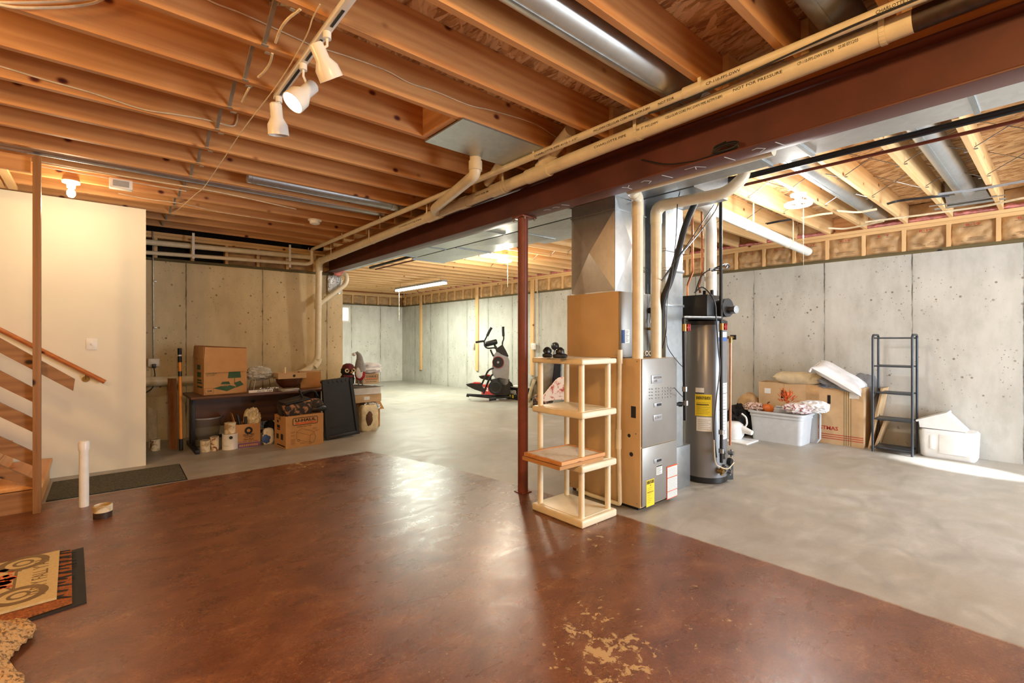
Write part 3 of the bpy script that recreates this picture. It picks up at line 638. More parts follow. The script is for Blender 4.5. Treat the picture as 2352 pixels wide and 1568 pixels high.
# ================================================================ furnace corner
def pt(u, v, t): r = ray(u, v); return Vector((r[0]*t, r[1]*t, HC+r[2]*t))
FX0, FX1, FY = 3.149, 3.66, 2.13
t = thing('furnace', 'tall grey furnace with two front panels and warm-lit side', 'furnace', (3.4, 2.5, 0))
m = MB(); m.box(FX0, FX1, FY+.012, 2.88, .03, 1.18, .003); m.build('cabinet', 'warm_lit_enamel', t)
m = MB(); m.box(FX0+.03, FX1-.03, FY+.05, 2.86, 0, .03); m.build('base', 'dark_plastic', t)
m = MB(); m.box(FX0+.012, FX1, FY, FY+.011, .497, 1.18, .004); up = m.build('upper_door', 'grey_enamel', t)
m = MB(); m.box(FX0+.012, FX1, FY, FY+.011, .04, .492, .004); lo = m.build('lower_door', 'grey_enamel', t)
def fr(u, v): return py(u, v, FY)
for c_ in (1497.5, 1512.5, 1527.5, 1540):
    for rr_ in range(4):
        p = fr(c_-3, 893+rr_*7.2-(c_-1497)*.09); m = MB(); m.box(p.x-.022, p.x+.018, FY-.006, FY+.001, p.z-.005, p.z+.004, .002); m.build('louver', 'grey_enamel', up)
        m = MB(); m.box(p.x+.008, p.x+.018, FY-.0068, FY-.0060, p.z-.005, p.z); m.build('louver_slot', 'dark_plastic', up)
for (u, v, par) in ((1511, 929, up), (1511, 1057, lo)):
    p = fr(u, v); m = MB(); m.box(p.x-.055, p.x+.055, FY-.004, FY, p.z-.017, p.z+.017, .002); h = m.build('handle', 'silver_plastic', par)
    m = MB(); m.box(p.x-.02, p.x+.045, FY-.0055, FY-.0045, p.z-.010, p.z+.009); m.build('finger_slot', 'dark_plastic', par)
p = fr(1508, 870); m = MB(); m.box(p.x-.075, p.x+.075, FY-.005, FY, p.z-.033, p.z+.033, .002); b = m.build('badge', 'silver_plastic', up)
text('ARMSTRONG', .12, .018, (p.x+.008, FY-.005, p.z+.012), RX, UZ, 'ink_grey', up); text('AIR', .045, .018, (p.x-.02, FY-.005, p.z-.014), RX, UZ, 'ink_grey', up)
p = fr(1510, 958); m = MB(); m.box(p.x-.06, p.x+.06, FY-.005, FY, p.z-.024, p.z+.024, .002); b = m.build('badge', 'silver_plastic', up); text('ULTRA V', .09, .02, (p.x, FY-.005, p.z), RX, UZ, 'ink_grey', up)
p = fr(1514, 1078); m = MB(); m.box(p.x-.042, p.x+.042, FY-.002, FY, p.z-.038, p.z+.038); b = m.build('rating_label', 'label_white', lo)
m = MB(); m.box(p.x-.04, p.x+.04, FY-.003, FY-.0022, p.z+.026, p.z+.036)
for k in range(7): m.box(p.x-.036, p.x+.032-.01*(k % 3), FY-.003, FY-.0022, p.z+.018-k*.008, p.z+.020-k*.008)
m.build('label_print', 'ink', lo)
p = fr(1493.5, 1132); m = MB(); m.box(p.x-.055, p.x+.055, FY-.002, FY, p.z-.100, p.z+.106); b = m.build('energy_label', 'label_yellow', lo)
text('ENERGYGUIDE', .10, .026, (p.x, FY-.002, p.z+.088), RX, UZ, 'ink', lo, bold=.02)
m = MB(); m.prism([(p.x-.006, FY-.003, p.z+.066), (p.x+.006, FY-.003, p.z+.066), (p.x, FY-.003, p.z+.055)], (0, .001, 0)); m.box(p.x-.042, p.x+.042, FY-.003, FY-.0022, p.z+.008, p.z+.012)
for k in range(9): m.box(p.x-.042, p.x+.02-.012*(k % 3), FY-.003, FY-.0022, p.z+.042-k*.014, p.z+.0432-k*.014)
m.build('label_print', 'ink_brown', lo)
p = fr(1538, 1107); m = MB(); m.box(p.x-.045, FX1-.002, FY-.004, FY, p.z-.135, p.z+.135); b = m.build('warning_label', 'ink_orange', lo)
for k, (a, c_) in enumerate(((-.128, -.075), (-.068, .035), (.043, .125))):
    m = MB(); m.box(p.x-.04, FX1-.006, FY-.0055, FY-.0042, p.z+a, p.z+c_); m.build('label_panel', 'label_white', lo)
    m = MB()
    for q in range(int((c_-a)/.012)): m.box(p.x-.034, FX1-.014-.008*(q % 2), FY-.0064, FY-.0056, p.z+a+.008+q*.012, p.z+a+.010+q*.012)
    m.build('label_print', 'ink_grey', lo)
m = MB(); p = px(1455, 946, FX0); m.box(FX0-.0012, FX0+.01, p.y-.022, p.y+.022, p.z-.045, p.z+.045, .0)
m.build('side_opening', 'dark_plastic', t)
for (u, v, r_) in ((1445, 1000, .014), (1450, 1043, .017)):
    p = px(u, v, FX0); m = MB(); m.cyl((FX0-.0015, p.y, p.z), (FX0+.01, p.y, p.z), r_); m.build('side_opening', 'dark_plastic', t)
m = MB()
for (y, z) in ((2.17, 1.16), (2.86, 1.16), (2.17, .06), (2.86, .06), (2.5, 1.16), (2.18, .6)): m.cyl((FX0-.003, y, z), (FX0+.002, y, z), .005, seg=8)
m.build('screw', 'steel', t)
# coil cabinet and plenum
t = thing('coil_cabinet', 'boxy grey coil cabinet with warm-lit side standing on the furnace', 'coil cabinet', (3.39, 2.6, 1.181))
m = MB(); m.box(3.149, 3.622, 2.345, 2.90, 1.183, 1.718, .003); m.build('cabinet', 'warm_lit_enamel', t)
m = MB(); m.box(3.152, 3.62, 2.33, 2.344, 1.185, 1.716, .003); cp = m.build('front_panel', 'grey_enamel', t)
CY = 2.33
p = py(1436, 772, CY); m = MB(); m.box(p.x-.005, p.x+.055, CY-.002, CY, p.z-.055, p.z+.055); m.build('data_label', 'label_white', t)
m = MB(); m.box(p.x-.05, p.x-.008, CY-.002, CY, p.z-.055, p.z+.05); m.build('blue_label', 'ink_blue', t)
m = MB()
for k in range(8): m.box(p.x+.002, p.x+.045-.008*(k % 3), CY-.003, CY-.0022, p.z+.04-k*.012, p.z+.043-k*.012)
m.build('label_print', 'ink', t)
for (u, v) in ((1483, 811), (1491, 811)):
    p = py(u, v, CY); m = MB(); m.cyl((p.x, CY-.012, p.z), (p.x, CY, p.z), .021, seg=20); m.build('drain_stub', 'pvc', t); m = MB(); m.cyl((p.x, CY-.0135, p.z), (p.x, CY-.0125, p.z), .013, seg=16); m.build('drain_opening', 'dark_plastic', t)
p = py(1490, 713, CY); m = MB(); m.tube([(p.x, CY, p.z), (p.x, CY-.06, p.z), (p.x+.12, CY-.06, p.z)], .024, 14, .03); m.build('line_collar', 'black_rubber', t)
p = py(1488, 755, CY); m = MB(); m.cyl((p.x-.02, CY-.03, p.z), (p.x+.05, CY-.03, p.z), .01); m.cyl((p.x, CY, p.z), (p.x, CY-.03, p.z), .012); m.build('service_valve', 'brass', t)
m = MB(); m.tube([(p.x-.01, CY-.006, p.z+.4-.02), (p.x-.01, CY-.006, p.z-.3)], .0025, 6); m.build('wire', 'dark_plastic', t)
t = thing('supply_plenum', 'cross-creased sheet metal plenum rising from coil cabinet to beam', 'duct', (3.39, 2.6, 1.72))
m = MB(); m.box(3.176, 3.60, 2.40, 2.87, 1.72, 2.498)
creases(m, (3.174, 2.87, 1.73), (0, -.47, 0), (0, 0, .66), (-1, 0, 0), .04); creases(m, (3.176, 2.398, 1.72), (.424, 0, 0), (0, 0, .775), (0, -1, 0), .02); m.build('plenum_body', 'bright_duct', t, 8)
m = MB(); m.box(3.168, 3.61, 2.392, 2.878, 2.39, 2.40); m.build('seam', 'dull_galvanized', t)
text('RE 200', .05, .12, (3.545, 2.398-.0225, 1.93), (0.0, 0, 1), (-1, 0, 0), 'ink', t)
t = thing('condensate_pipe', 'slim cream drain line hugging the warm-lit side of the furnace', 'pipe', (3.1, 2.3, 0))
a = px(1424, 806, 3.10); b = px(1421, 1005, 3.10); c_ = px(1424, 1176, 3.10); d = Vector((3.10, 2.62, .05))
m = MB(); m.tube([a, b, (c_.x, c_.y, .035), (3.10, 2.60, .035), (3.12, 2.75, .04)], .0165, 16, .02); m.build('pipe_run', 'pvc', t)
m = MB(); m.cyl(px(1421, 985, 3.10), px(1421, 1030, 3.10), .022); m.build('tee', 'pvc', t); m = MB(); m.cyl(px(1424, 835, 3.1), px(1424, 803, 3.1), .021); m.build('tee', 'pvc', t)
p = px(1424, 812, 3.10); m = MB(); m.cyl((3.10, p.y, p.z), (3.15, 2.36, p.z), .0165); m.build('side_arm', 'pvc', t)
# return drop
t = thing('return_drop_duct', 'tall galvanised duct standing between furnace and water heater', 'duct', (3.86, 2.55, 0))
m = MB(); m.box(3.717, 4.0, 2.27, 2.85, .36, 2.498); m.build('duct_body', 'galvanized', t)
for z in (1.62, 1.93, 2.10): m = MB(); m.box(3.707, 4.012, 2.26, 2.86, z, z+.022, .003); m.build('cleat', 'galvanized', t)
m = MB(); m.box(3.717, 4.086, 2.245, 2.87, 0, .375, .004); m.build('foot_box', 'galvanized', t)
m = MB(); m.box(3.68, 3.715, 2.33, 2.8, 0.0, .09); m.build('filter_slot', 'dark_plastic', t)
# refrigerant line set and thin lines
m = MB(); m.curve([py(1513, 812, 2.27), py(1521, 700, 2.16), py(1541, 640, 2.10), py(1560, 570, 2.06), py(1572, 525, 2.05), py(1590, 480, 2.04), py(1612, 440, 2.04), py(1628, 412, 2.08)], .026, 14)
tag(m.build('refrigerant_line', 'black_rubber'), 'thick black foam-wrapped refrigerant line leaning up beside the flue pipes', 'hose')
m = MB(); m.curve([py(1493, 742, 2.30), py(1498, 700, 2.30), py(1516, 655, 2.25), py(1560, 590, 2.10), py(1610, 530, 1.99), py(1645, 480, 1.98), py(1652, 450, 1.99), py(1653, 410, 2.0)], .006, 8)
tag(m.build('liquid_line', 'steel'), 'thin bare metal line crossing in front of the black foam hose', 'pipe')
m = MB(); m.curve([py(1494, 720, 2.3), py(1510, 660, 2.27), py(1540, 615, 1.98), py(1590, 545, 1.96), py(1640, 470, 1.95)], .004, 6)
tag(m.build('control_wire', 'dark_plastic'), 'thin black wire strung along the bare metal line', 'cable')
m = MB(); m.curve([py(1564, 430, 2.02), py(1556, 470, 2.01), py(1553, 540, 2.0), py(1545, 620, 2.0), py(1533, 690, 2.02), py(1530, 760, 2.04), py(1521, 800, 2.1)], .004, 6)
tag(m.build('control_wire', 'dark_plastic'), 'wavy black wire hanging left of the foam hose', 'cable')
m = MB(); m.curve([(3.71, 2.26, 1.36), py(1535, 800, 2.2), py(1558, 832, 2.1), py(1568, 842, 2.13)], .003, 6); tag(m.build('thermostat_wire', 'dark_plastic'), 'fine wire drooping across the pale duct above the furnace top', 'cable')
m = MB(); m.curve([(3.665, 2.16, .93), py(1553, 895, 2.08), py(1562, 905, 2.08), py(1570, 913, 2.12)], .003, 6); tag(m.build('thermostat_wire', 'dark_plastic'), 'fine wire drooping beside the furnace louvers', 'cable')
# water heater
HX, HY, HR = 4.40, 2.27, .198
t = thing('water_heater', 'tall grey cylindrical water heater with yellow energy label', 'water heater', (HX, HY, 0))
m = MB(); m.lathe([(0, .055), (HR, .055), (HR, 1.475), (HR-.004, 1.485), (0, 1.485)], (HX, HY, 0), 64); tk = m.build('tank', 'heater_grey', t, 30)
m = MB(); m.lathe([(0, 0), (HR-.01, 0), (HR+.003, .01), (HR+.003, .054), (0, .054)], (HX, HY, 0), 48); m.build('base_ring', 'dark_plastic', t)
m = MB(); m.lathe([(HR+.004, 1.465), (HR+.004, 1.50), (HR-.02, 1.515), (0, 1.515)], (HX, HY, 0), 48); m.build('cap', 'dark_plastic', t)
ph0 = math.atan2(-HY, -HX)
def patch(m, u0, u1, z0, z1, dr=.0015):
    a0, a1 = [math.asin(max(-.98, min(.98, (u-1620)/48.))) for u in (u0, u1)]; n_ = 8
    for i in range(n_):
        q = [ph0+a0+(a1-a0)*(i+k)/n_ for k in (0, 1)]; P = [(HX+(HR+dr)*math.cos(a), HY+(HR+dr)*math.sin(a)) for a in q]; Q = [(HX+(HR+.0002)*math.cos(a), HY+(HR+.0002)*math.sin(a)) for a in q]
        m.prism([(P[0][0], P[0][1], z0), (P[1][0], P[1][1], z0), (Q[1][0], Q[1][1], z0), (Q[0][0], Q[0][1], z0)], (0, 0, z1-z0))
def hz(v): return HC-(v-778)/1099*4.40
for (u0, u1, v0, v1, mt, nm) in ((1600, 1635, 906, 956, 'label_yellow', 'energy_label'), (1601, 1619, 891, 904, 'label_white', 'rating_label'), (1603, 1635, 958, 991, 'label_white', 'diagram_label'), (1649, 1666.5, 880, 1010, 'label_white', 'warning_label'), (1648, 1666, 762, 774, 'label_white', 'top_label'), (1648, 1666, 775, 783, 'ink_blue', 'top_label')):
    m = MB(); patch(m, u0, u1, hz(v1), hz(v0)); m.build(nm, mt, tk)
m = MB()
for k in range(8): patch(m, 1603, 1631-3*(k % 3), hz(925+k*3.6)-.001, hz(925+k*3.6)+.001, .0025)
patch(m, 1603, 1629, hz(930.5), hz(929), .003); patch(m, 1601, 1619, hz(904), hz(902), .003); patch(m, 1650, 1666, hz(904), hz(903), .003); patch(m, 1650, 1666, hz(942), hz(941), .003)
for k in range(6): patch(m, 1606, 1632-4*(k % 2), hz(965+k*4.2), hz(964.5+k*4.2), .0025)
for k in range(18): patch(m, 1652, 1665-(k % 3), hz(885+k*7), hz(884.4+k*7), .0025)
m.build('label_print', 'ink', tk)
a = ph0+math.asin(-2.5/48); text('ENERGYGUIDE', .125, .028, (HX+(HR+.004)*math.cos(a), HY+(HR+.004)*math.sin(a), hz(914)), (-math.sin(a), math.cos(a), 0), UZ, 'ink', tk, bold=.02)
m = MB(); m.box(4.12, 4.40, 2.10, 2.36, 1.515, 1.735, .006); bl = m.build('blower_housing', 'dark_plastic', t)
m = MB(); m.cyl((4.35, 2.02, 1.62), (4.37, 2.15, 1.62), .085, seg=30); m.build('blower_wheel', 'dark_plastic', t)
m = MB(); m.cyl((4.36, 1.95, 1.60), (4.375, 2.02, 1.60), .035, seg=20); m.build('motor', 'steel', t)
m = MB(); m.box(4.40, 4.50, 2.19, 2.29, 1.66, 1.80, .004); m.build('vent_collar', 'black_rubber', t)
m = MB(); m.curve([py(1595, 672, 2.1), py(1615, 660, 2.06), py(1640, 690, 2.0), py(1645, 730, 2.0), py(1650, 800, 2.0), py(1653, 850, 2.0), py(1645, 920, 2.0), py(1640, 990, 2.0), py(1646, 1050, 2.0)], .006, 8); m.build('power_cord', 'dark_plastic', t)
m = MB(); m.curve([py(1597, 672, 2.2), py(1608, 640, 2.14), py(1625, 622, 2.10), py(1650, 615, 2.08), py(1672, 608, 2.08), py(1660, 620, 2.08), py(1630, 617, 2.09)], .006, 8); m.curve([py(1630, 620, 2.08), py(1668, 606, 2.06), py(1672, 616, 2.06), py(1635, 622, 2.08)], .006, 8); m.build('power_cord', 'dark_plastic', t)
t = thing('gas_piping', 'black pipe frame with two red valves around the water heater', 'pipe', (4.0, 2.08, .4))
m = MB(); m.tube([py(1573, 965, 2.12), py(1570, 728, 2.12), py(1655, 731, 2.05)], .015, 14, .03); m.build('left_pipe', 'black_iron', t)
m = MB(); m.tube([py(1655, 398, 2.05), py(1657, 1062, 2.05)], .015, 14); m.build('right_pipe', 'black_iron', t)
m = MB(); m.cyl(py(1570, 728, 2.10), py(1655, 729, 2.03), .009); m.build('cross_bar', 'steel', t)
for (u, v, y) in ((1571, 752, 2.10), (1657, 750, 2.03)):
    p = py(u, v, y); m = MB(); m.cyl((p.x, p.y, p.z-.03), (p.x, p.y, p.z+.03), .02); vb = m.build('valve_body', 'brass', t)
    m = MB(); m.box(p.x+.02, p.x+.03, p.y-.03, p.y-.01, p.z-.03, p.z+.03, .004); m.box(p.x+.045, p.x+.055, p.y-.03, p.y-.01, p.z-.03, p.z+.03, .004); m.box(p.x+.0, p.x+.055, p.y-.025, p.y-.015, p.z-.006, p.z+.006); m.build('valve_handle', 'red_plastic', vb)
for (u, v) in ((1572, 893), (1574, 925), (1657, 992), (1657, 1035)): p = py(u, v, 2.11 if u < 1600 else 2.04); m = MB(); m.cyl((p.x, p.y, p.z-.02), (p.x, p.y, p.z+.02), .024, seg=12); m.build('union', 'steel', t)
m = MB(); m.tube([py(1574, 927, 2.11), py(1549, 928, 2.16)], .014, 12); m.cyl(py(1566, 928, 2.13), py(1558, 928, 2.15), .021); m.build('furnace_branch', 'black_iron', t)
t = thing('copper_riser', 'copper pipe with a brass valve standing right of the water heater', 'pipe', (4.54, 2.09, .3))
a = py(1677, 1022, 2.09); b = py(1678, 787, 2.09); m = MB(); m.cyl(a, b, .011); m.build('riser', 'copper', t)
m = MB(); m.cyl(b, b+Vector((0, 0, .05)), .016); m.cyl(b+Vector((-.05, .0, .05)), b+Vector((.05, 0, .05)), .014); m.build('valve_body', 'brass', t)
m = MB(); m.box(b.x+.05, b.x+.058, b.y-.03, b.y+.03, b.z+.03, b.z+.075, .003); m.build('valve_handle', 'dark_plastic', t)
t = thing('circulation_pump', 'cluster of metal valves and fittings above the black pan', 'pump', (4.48, 2.05, .1))
for (u, v, r_, mt) in ((1664, 1045, .032, 'steel'), (1676, 1060, .03, 'black_iron'), (1665, 1075, .028, 'steel'), (1680, 1040, .02, 'steel'), (1657, 1082, .024, 'brass'), (1676, 1082, .022, 'steel')):
    p = py(u, v, 2.06); m = MB(); m.cyl(p+Vector((0, -.02, 0)), p+Vector((0, .03, 0)), r_, seg=18); m.cyl(p+Vector((0, 0, -.035)), p+Vector((0, 0, .035)), r_*.55, seg=14); m.build('fitting', mt, t)
m = MB(); m.curve([py(1640, 1010, 2.0), py(1643, 1060, 1.98), py(1655, 1072, 1.97), py(1672, 1076, 1.97), py(1686, 1062, 1.98)], .004, 6); m.build('wire', 'white_cable', t)
a = pz(1643, 1104); b = pz(1684, 1101)
m = MB(); m.prism([(a.x, a.y+.01, 0), (b.x, b.y, 0), (b.x+.06, b.y+.13, 0), (a.x+.06, a.y+.15, 0)], (0, 0, .17)); tag(m.build('drain_pan', 'dark_plastic'), 'small black plastic pump reservoir at the foot of the water heater', 'pump reservoir')
t = thing('copper_line', 'left of two copper water lines above the water heater', 'pipe', (4.2, 2.3, 1.7))
for k, (u, lab) in enumerate(((1590, None), (1612, 'right of two copper water lines above the water heater'))):
    if k: t = thing('copper_line', lab, 'pipe', (4.3, 2.3, 1.7))
    Yk = 2.30+.02*k; m = MB(); m.tube([py(u-11 if not k else u-4, 725 if not k else 672, Yk), py(u-11 if not k else u-7, 655, Yk), py(u+1, 625, Yk), py(u, 480, Yk), py(u, 452, Yk)], .011, 12, .02); m.build('copper_tube', 'copper', t)
# ================================================================ stairs
SY = 5.16
t = thing('staircase', 'open wooden basement stairs with slatted side at the left edge', 'stairs', (-.6, 5.7, 0))
for k in range(5):
    x1 = -.335-.26*k; z = .205*(k+1)
    m = MB(); m.box(x1-.29, x1, 5.235, 6.30, z-.035, z, .006); m.build('tread', 'stair_tread', t)
    if k < 4: m = MB(); m.box(x1-.28, x1-.26, 5.26, 6.28, z+.001, z+.168); m.build('riser', 'stair_tread', t)
m = MB(); m.box(-.375, -.355, 5.26, 6.28, 0, .168); m.build('riser', 'stair_tread', t)
for y in (5.265, 6.30):
    m = MB(); m.prism([(-.38, y-.03, 0), (-.62, y-.03, 0), (-1.75, y-.03, .88), (-1.75, y-.03, 1.02), (-1.43, y-.03, .985), (-1.43, y-.03, .785), (-1.17, y-.03, .78), (-1.17, y-.03, .58), (-.91, y-.03, .575), (-.91, y-.03, .375), (-.65, y-.03, .37), (-.65, y-.03, .165), (-.38, y-.03, .165)], (0, .03, 0)); m.build('stringer', 'rail_board_x', t)
m = MB(); m.box(-.385, -.340, SY-.02, SY+.05, 0, JB-.002, .002); m.build('newel_post', 'rail_board_z', t)
def slat(a0, b0, a1, b1, y, cut=None):
    P = [py(*a0, y), py(*b0, y), py(*b1, y), py(*a1, y)]
    d = (P[1]-P[0]).normalized(); P[0] = P[0]-d*1.2; d2 = (P[2]-P[3]).normalized(); P[3] = P[3]-d2*1.2
    m = MB(); m.prism(P, (0, .035, 0)); m.build('side_board', 'rail_board_x', t)
slat((0, 776), (172, 870.6), (0, 810), (168, 897.5), 5.212)
slat((0, 851), (77, 891), (0, 887), (77, 924), 5.212)
slat((0, 925), (77, 961), (0, 957), (77, 993), 5.212)
slat((0, 1003), (77, 1038), (0, 1040), (77, 1070), 5.212)
slat((0, 1068), (77, 1101), (0, 1098), (77, 1118), 5.212)
t = thing('handrail', 'round honey oak handrail fixed to the cream stair wall', 'handrail', (-.2, 6.27, .9))
a = py(0, 757, 6.27); b = py(241, 877, 6.27); a2 = a+(a-b).normalized()*1.4; m = MB(); m.cyl(a2, b, .021, seg=20); m.build('rail', 'honey_oak', t)
p = py(197, 857, 6.27); m = MB(); m.tube([p, p+Vector((0, .01, -.05)), p+Vector((0, .07, -.06))], .006, 8, .02); m.cyl(p+Vector((0, .068, -.06)), p+Vector((0, .078, -.06)), .03); m.build('bracket', 'brass', t)
m = MB(); m.box(-3.19, -.34, SY-.03, SY+.05, JB-.19, JB-.003) if 0 else m.box(-3.19, -.40, SY+.055, SY+.093, 2.62, JB-.002)
tag(m.build('stair_header', 'joist_pine_x'), 'pine header board across the stair opening at upper left', 'board')
for i, x in enumerate((-.60, -.68)):
    m = MB(); m.box(x-.03, x+.03, 5.3, 6.34, 2.71, 2.738); tag(m.build('nailer_board', 'pale_pine_y'), ['pale board over the stairs, nearer the post', 'pale board over the stairs, farther from the post'][i], 'board')
# ================================================================ small fixtures on walls
def plate(label, c, w, h, axis, mat='white_enamel', switch=False, d=.006, name='switch_plate'):
    t = thing(name, label, 'switch' if switch else 'outlet', c); m = MB()
    if axis == 'y': m.box(c[0]-w/2, c[0]+w/2, c[1]-d, c[1], c[2]-h/2, c[2]+h/2, .002)
    else: m.box(c[0]-d, c[0], c[1]-w/2, c[1]+w/2, c[2]-h/2, c[2]+h/2, .002)
    m.build('cover_plate', mat, t); m = MB()
    if switch: m.box(c[0]-.005, c[0]+.005, c[1]-d-.012, c[1]-d+.001, c[2]-.012, c[2]+.010, .001); m.build('toggle', 'white_plastic', t)
    else:
        for z in (-.02, .02):
            if axis == 'x': m.box(c[0]-d-.002, c[0]-d+.001, c[1]-.016, c[1]+.016, c[2]+z-.013, c[2]+z+.013, .001)
            else: m.box(c[0]-.016, c[0]+.016, c[1]-d-.002, c[1]-d+.001, c[2]+z-.013, c[2]+z+.013, .001)
        m.build('socket', 'white_plastic', t)
    return t
p = py(210.5, 790, 6.35); plate('white light switch on the cream stair wall', (p.x, 6.349, p.z), .083, .112, 'y', switch=True)
p = px(1090, 792, 7.43); plate('white outlet left of the exercise machine, beside a lumber strip', (7.39, p.y, p.z), .10, .13, 'x', d=.05, name='outlet_box')
p = px(1227, 795, 7.39); plate('white outlet box on the lumber strip right of the column', (7.39, p.y, p.z), .11, .14, 'x', d=.05, name='outlet_box')
t = thing('conduit_outlet', 'white outlet box with plugged black cord below a thin metal conduit', 'outlet', (.47, 7.76, 1.0))
p = py(353, 832, 7.78); m = MB(); m.box(p.x-.06, p.x+.06, 7.755, 7.799, p.z-.055, p.z+.05, .006); m.build('box', 'white_enamel', t)
q0 = py(351, 820, 7.785); q1 = py(350, 528, 7.785); m = MB(); m.cyl((p.x, 7.785, p.z+.05), (p.x-.01, 7.785, 2.74), .008); m.build('conduit', 'steel', t)
for v in (645, 752): q = py(351, v, 7.785); m = MB(); m.box(p.x-.005, p.x+.03, 7.775, 7.799, q.z-.012, q.z+.012, .002); m.build('strap', 'steel', t)
m = MB(); m.box(p.x-.022, p.x+.022, 7.715, 7.754, p.z-.07, p.z-.02, .004); m.build('plug', 'dark_plastic', t)
m = MB(); m.curve([(p.x, 7.735, p.z-.06), py(356, 868, 7.72), py(350, 890, 7.70), py(330, 905, 7.68), py(300, 930, 7.68)], .006, 8); m.build('cord', 'dark_plastic', t)
for i, (u, v0, v1, w_) in enumerate(((966, 672, 849, .11), (1095, 655, 851, .11), (1222, 640, 862, .10))):
    a = px(u, v0, 7.40); b = px(u, v1, 7.40); m = MB(); m.box(7.391, 7.429, b.y-w_/2, b.y+w_/2, b.z, 2.69, .003)
    tag(m.build('lumber_strip', 'pale_pine_z'), ['board nailed upright to the far wall, farthest of three', 'upright board on the far wall just left of the exercise machine', 'upright board on the far wall right of the red column'][i], 'board')
m = MB(); a = px(1234, 700, 7.37); m.tube([(7.37, a.y, 2.66), (7.38, a.y, 1.25)], .007, 8); tag(m.build('wall_cable', 'white_cable'), 'cream cable running down to the outlet right of the red column', 'cable')
# ================================================================ lights on the ceiling
def track_head(label, b, f, lit, hook, r0=.032, r1=.056):
    t = thing('track_lamp', label, 'spotlight', hook, 0); b, f = Vector(b), Vector(f); ax = (f-b); L = ax.length; ax.normalize(); rm = r0
    m = MB(); m.lathe([(0, 0), (r0*.8, 0), (r0, .008), (r0*1.02, L*.45), (r1*.96, L*.68), (r1, L), (r1-.004, L), (r1*.88, L*.70), (r0*.7, L*.5), (0, L*.48)], b, 32, ax); m.build('shade', 'white_enamel', t)
    m = MB(); m.lathe([(0, L*.50), (r1*.5, L*.55), (r1*.86, L*.86), (r1*.6, L*.93), (0, L*.95)], b, 24, ax); m.build('bulb', 'spot_glow' if lit else 'silver_plastic', t)
    m = MB(); h = Vector(hook); mid = b+ax*L*.22; m.cyl(h, (h.x, h.y, h.z-.03), .018, seg=16); m.tube([(h.x, h.y, h.z-.03), (h.x, h.y, h.z-.06), mid+(Vector((h.x, h.y, h.z-.06))-mid).normalized()*(r0*.8)], .006, 10); m.build('arm', 'white_enamel', t)
    return t
t = thing('light_track', 'white metal light track screwed under the left joists', 'light track', (.775, 2.4, 2.705))
m = MB(); m.box(.757, .793, 1.50, 2.98, 2.712, JB-.001, .002); m.build('rail', 'white_enamel', t)
for (a, b) in ((1.98, 2.12), (2.24, 2.46), (2.56, 2.90)): m = MB(); m.box(.769, .781, a, b, 2.7095, 2.712); m.build('slot', 'dark_plastic', t)
track_head('nearest white track spotlight, pointing down and away', pt(724, 98, 2.14), pt(762, 182, 2.22), False, (.775, 2.17, 2.711))
track_head('lit white track spotlight in the middle, facing left', pt(721, 196, 2.44), pt(672, 236, 2.36), True, (.775, 2.50, 2.711))
track_head('farthest white track spotlight, pointing straight down', pt(633, 236, 2.72), pt(640, 311, 2.76), False, (.775, 2.93, 2.711))
def porcelain(label, c, cat='ceiling lamp'):
    t = thing('bulb_lamp', label, cat, c); c = Vector(c)
    m = MB(); m.lathe([(0, 0), (.068, 0), (.062, -.018), (.034, -.028), (.030, -.06), (0, -.06)], c, 32); m.build('porcelain_base', 'white_enamel', t)
    m = MB(); m.lathe([(0, -.06), (.014, -.062), (.031, -.095), (.030, -.12), (.018, -.14), (0, -.145)], c, 24); m.build('bulb', 'bulb_warm', t); return t
porcelain('bare glowing bulb in porcelain base over the stairs', (-.19, 5.80, JB-.001))
def ringlamp(label, x, y, zs):
    t = thing('ring_lamp', label, 'ceiling lamp', (x, y, JB)); c = Vector((x, y, JB-.001))
    m = MB(); m.lathe([(0, 0), (.07, 0), (.066, -.02), (.03, -.03), (.028, -.09), (0, -.09)], c, 32); m.build('base', 'white_enamel', t)
    m = MB(); n_ = 40; pts = [c+Vector((.105*math.cos(2*math.pi*k/n_), .105*math.sin(2*math.pi*k/n_), -.10)) for k in range(n_+1)]; m.tube(pts, .016, 12); m.cyl(c+Vector((-.1, 0, -.10)), c+Vector((.1, 0, -.10)), .012); m.build('ring_tube', 'bulb_cool', t)
    m = MB(); m.cyl(c+Vector((.05, -.03, -.03)), (x+.05, y-.03, zs), .0014, seg=6); m.cyl((x+.05, y-.03, zs+.26), (x+.05, y-.03, zs+.29), .005, seg=8); m.build('pull_chain', 'white_cable', t)
ringlamp('glowing ring lamp with pull cord near the right wall', 5.13, 1.70, 2.05); ringlamp('glowing ring lamp behind the red column', 5.14, 6.155, 2.2)
a = pz(912, 668, 2.56); b = pz(1022, 650, 2.56); t = thing('fluorescent_fixture', 'long glowing fluorescent strip hung on chains in the far room', 'ceiling lamp', (a+b)/2)
m = MB(); m.beam(a+Vector((0, 0, .05)), b+Vector((0, 0, .05)), .13, .045); m.build('housing', 'silver_plastic', t)
for dx in (-.035, .035): m = MB(); m.cyl(a+Vector((dx, 0, 0)), b+Vector((dx, 0, 0)), .019, seg=16); m.build('tube', 'tube_glow', t)
for k in (.08, .92):
    p = a.lerp(b, k); m = MB(); m.cyl(p+Vector((0, 0, .07)), (p.x, p.y, JB), .004, seg=6); m.build('chain', 'steel', t)
m = MB(); p = a.lerp(b, .05); m.cyl((p.x, p.y, p.z), (p.x, p.y, 1.80), .002, seg=6); m.build('pull_chain', 'white_cable', t)
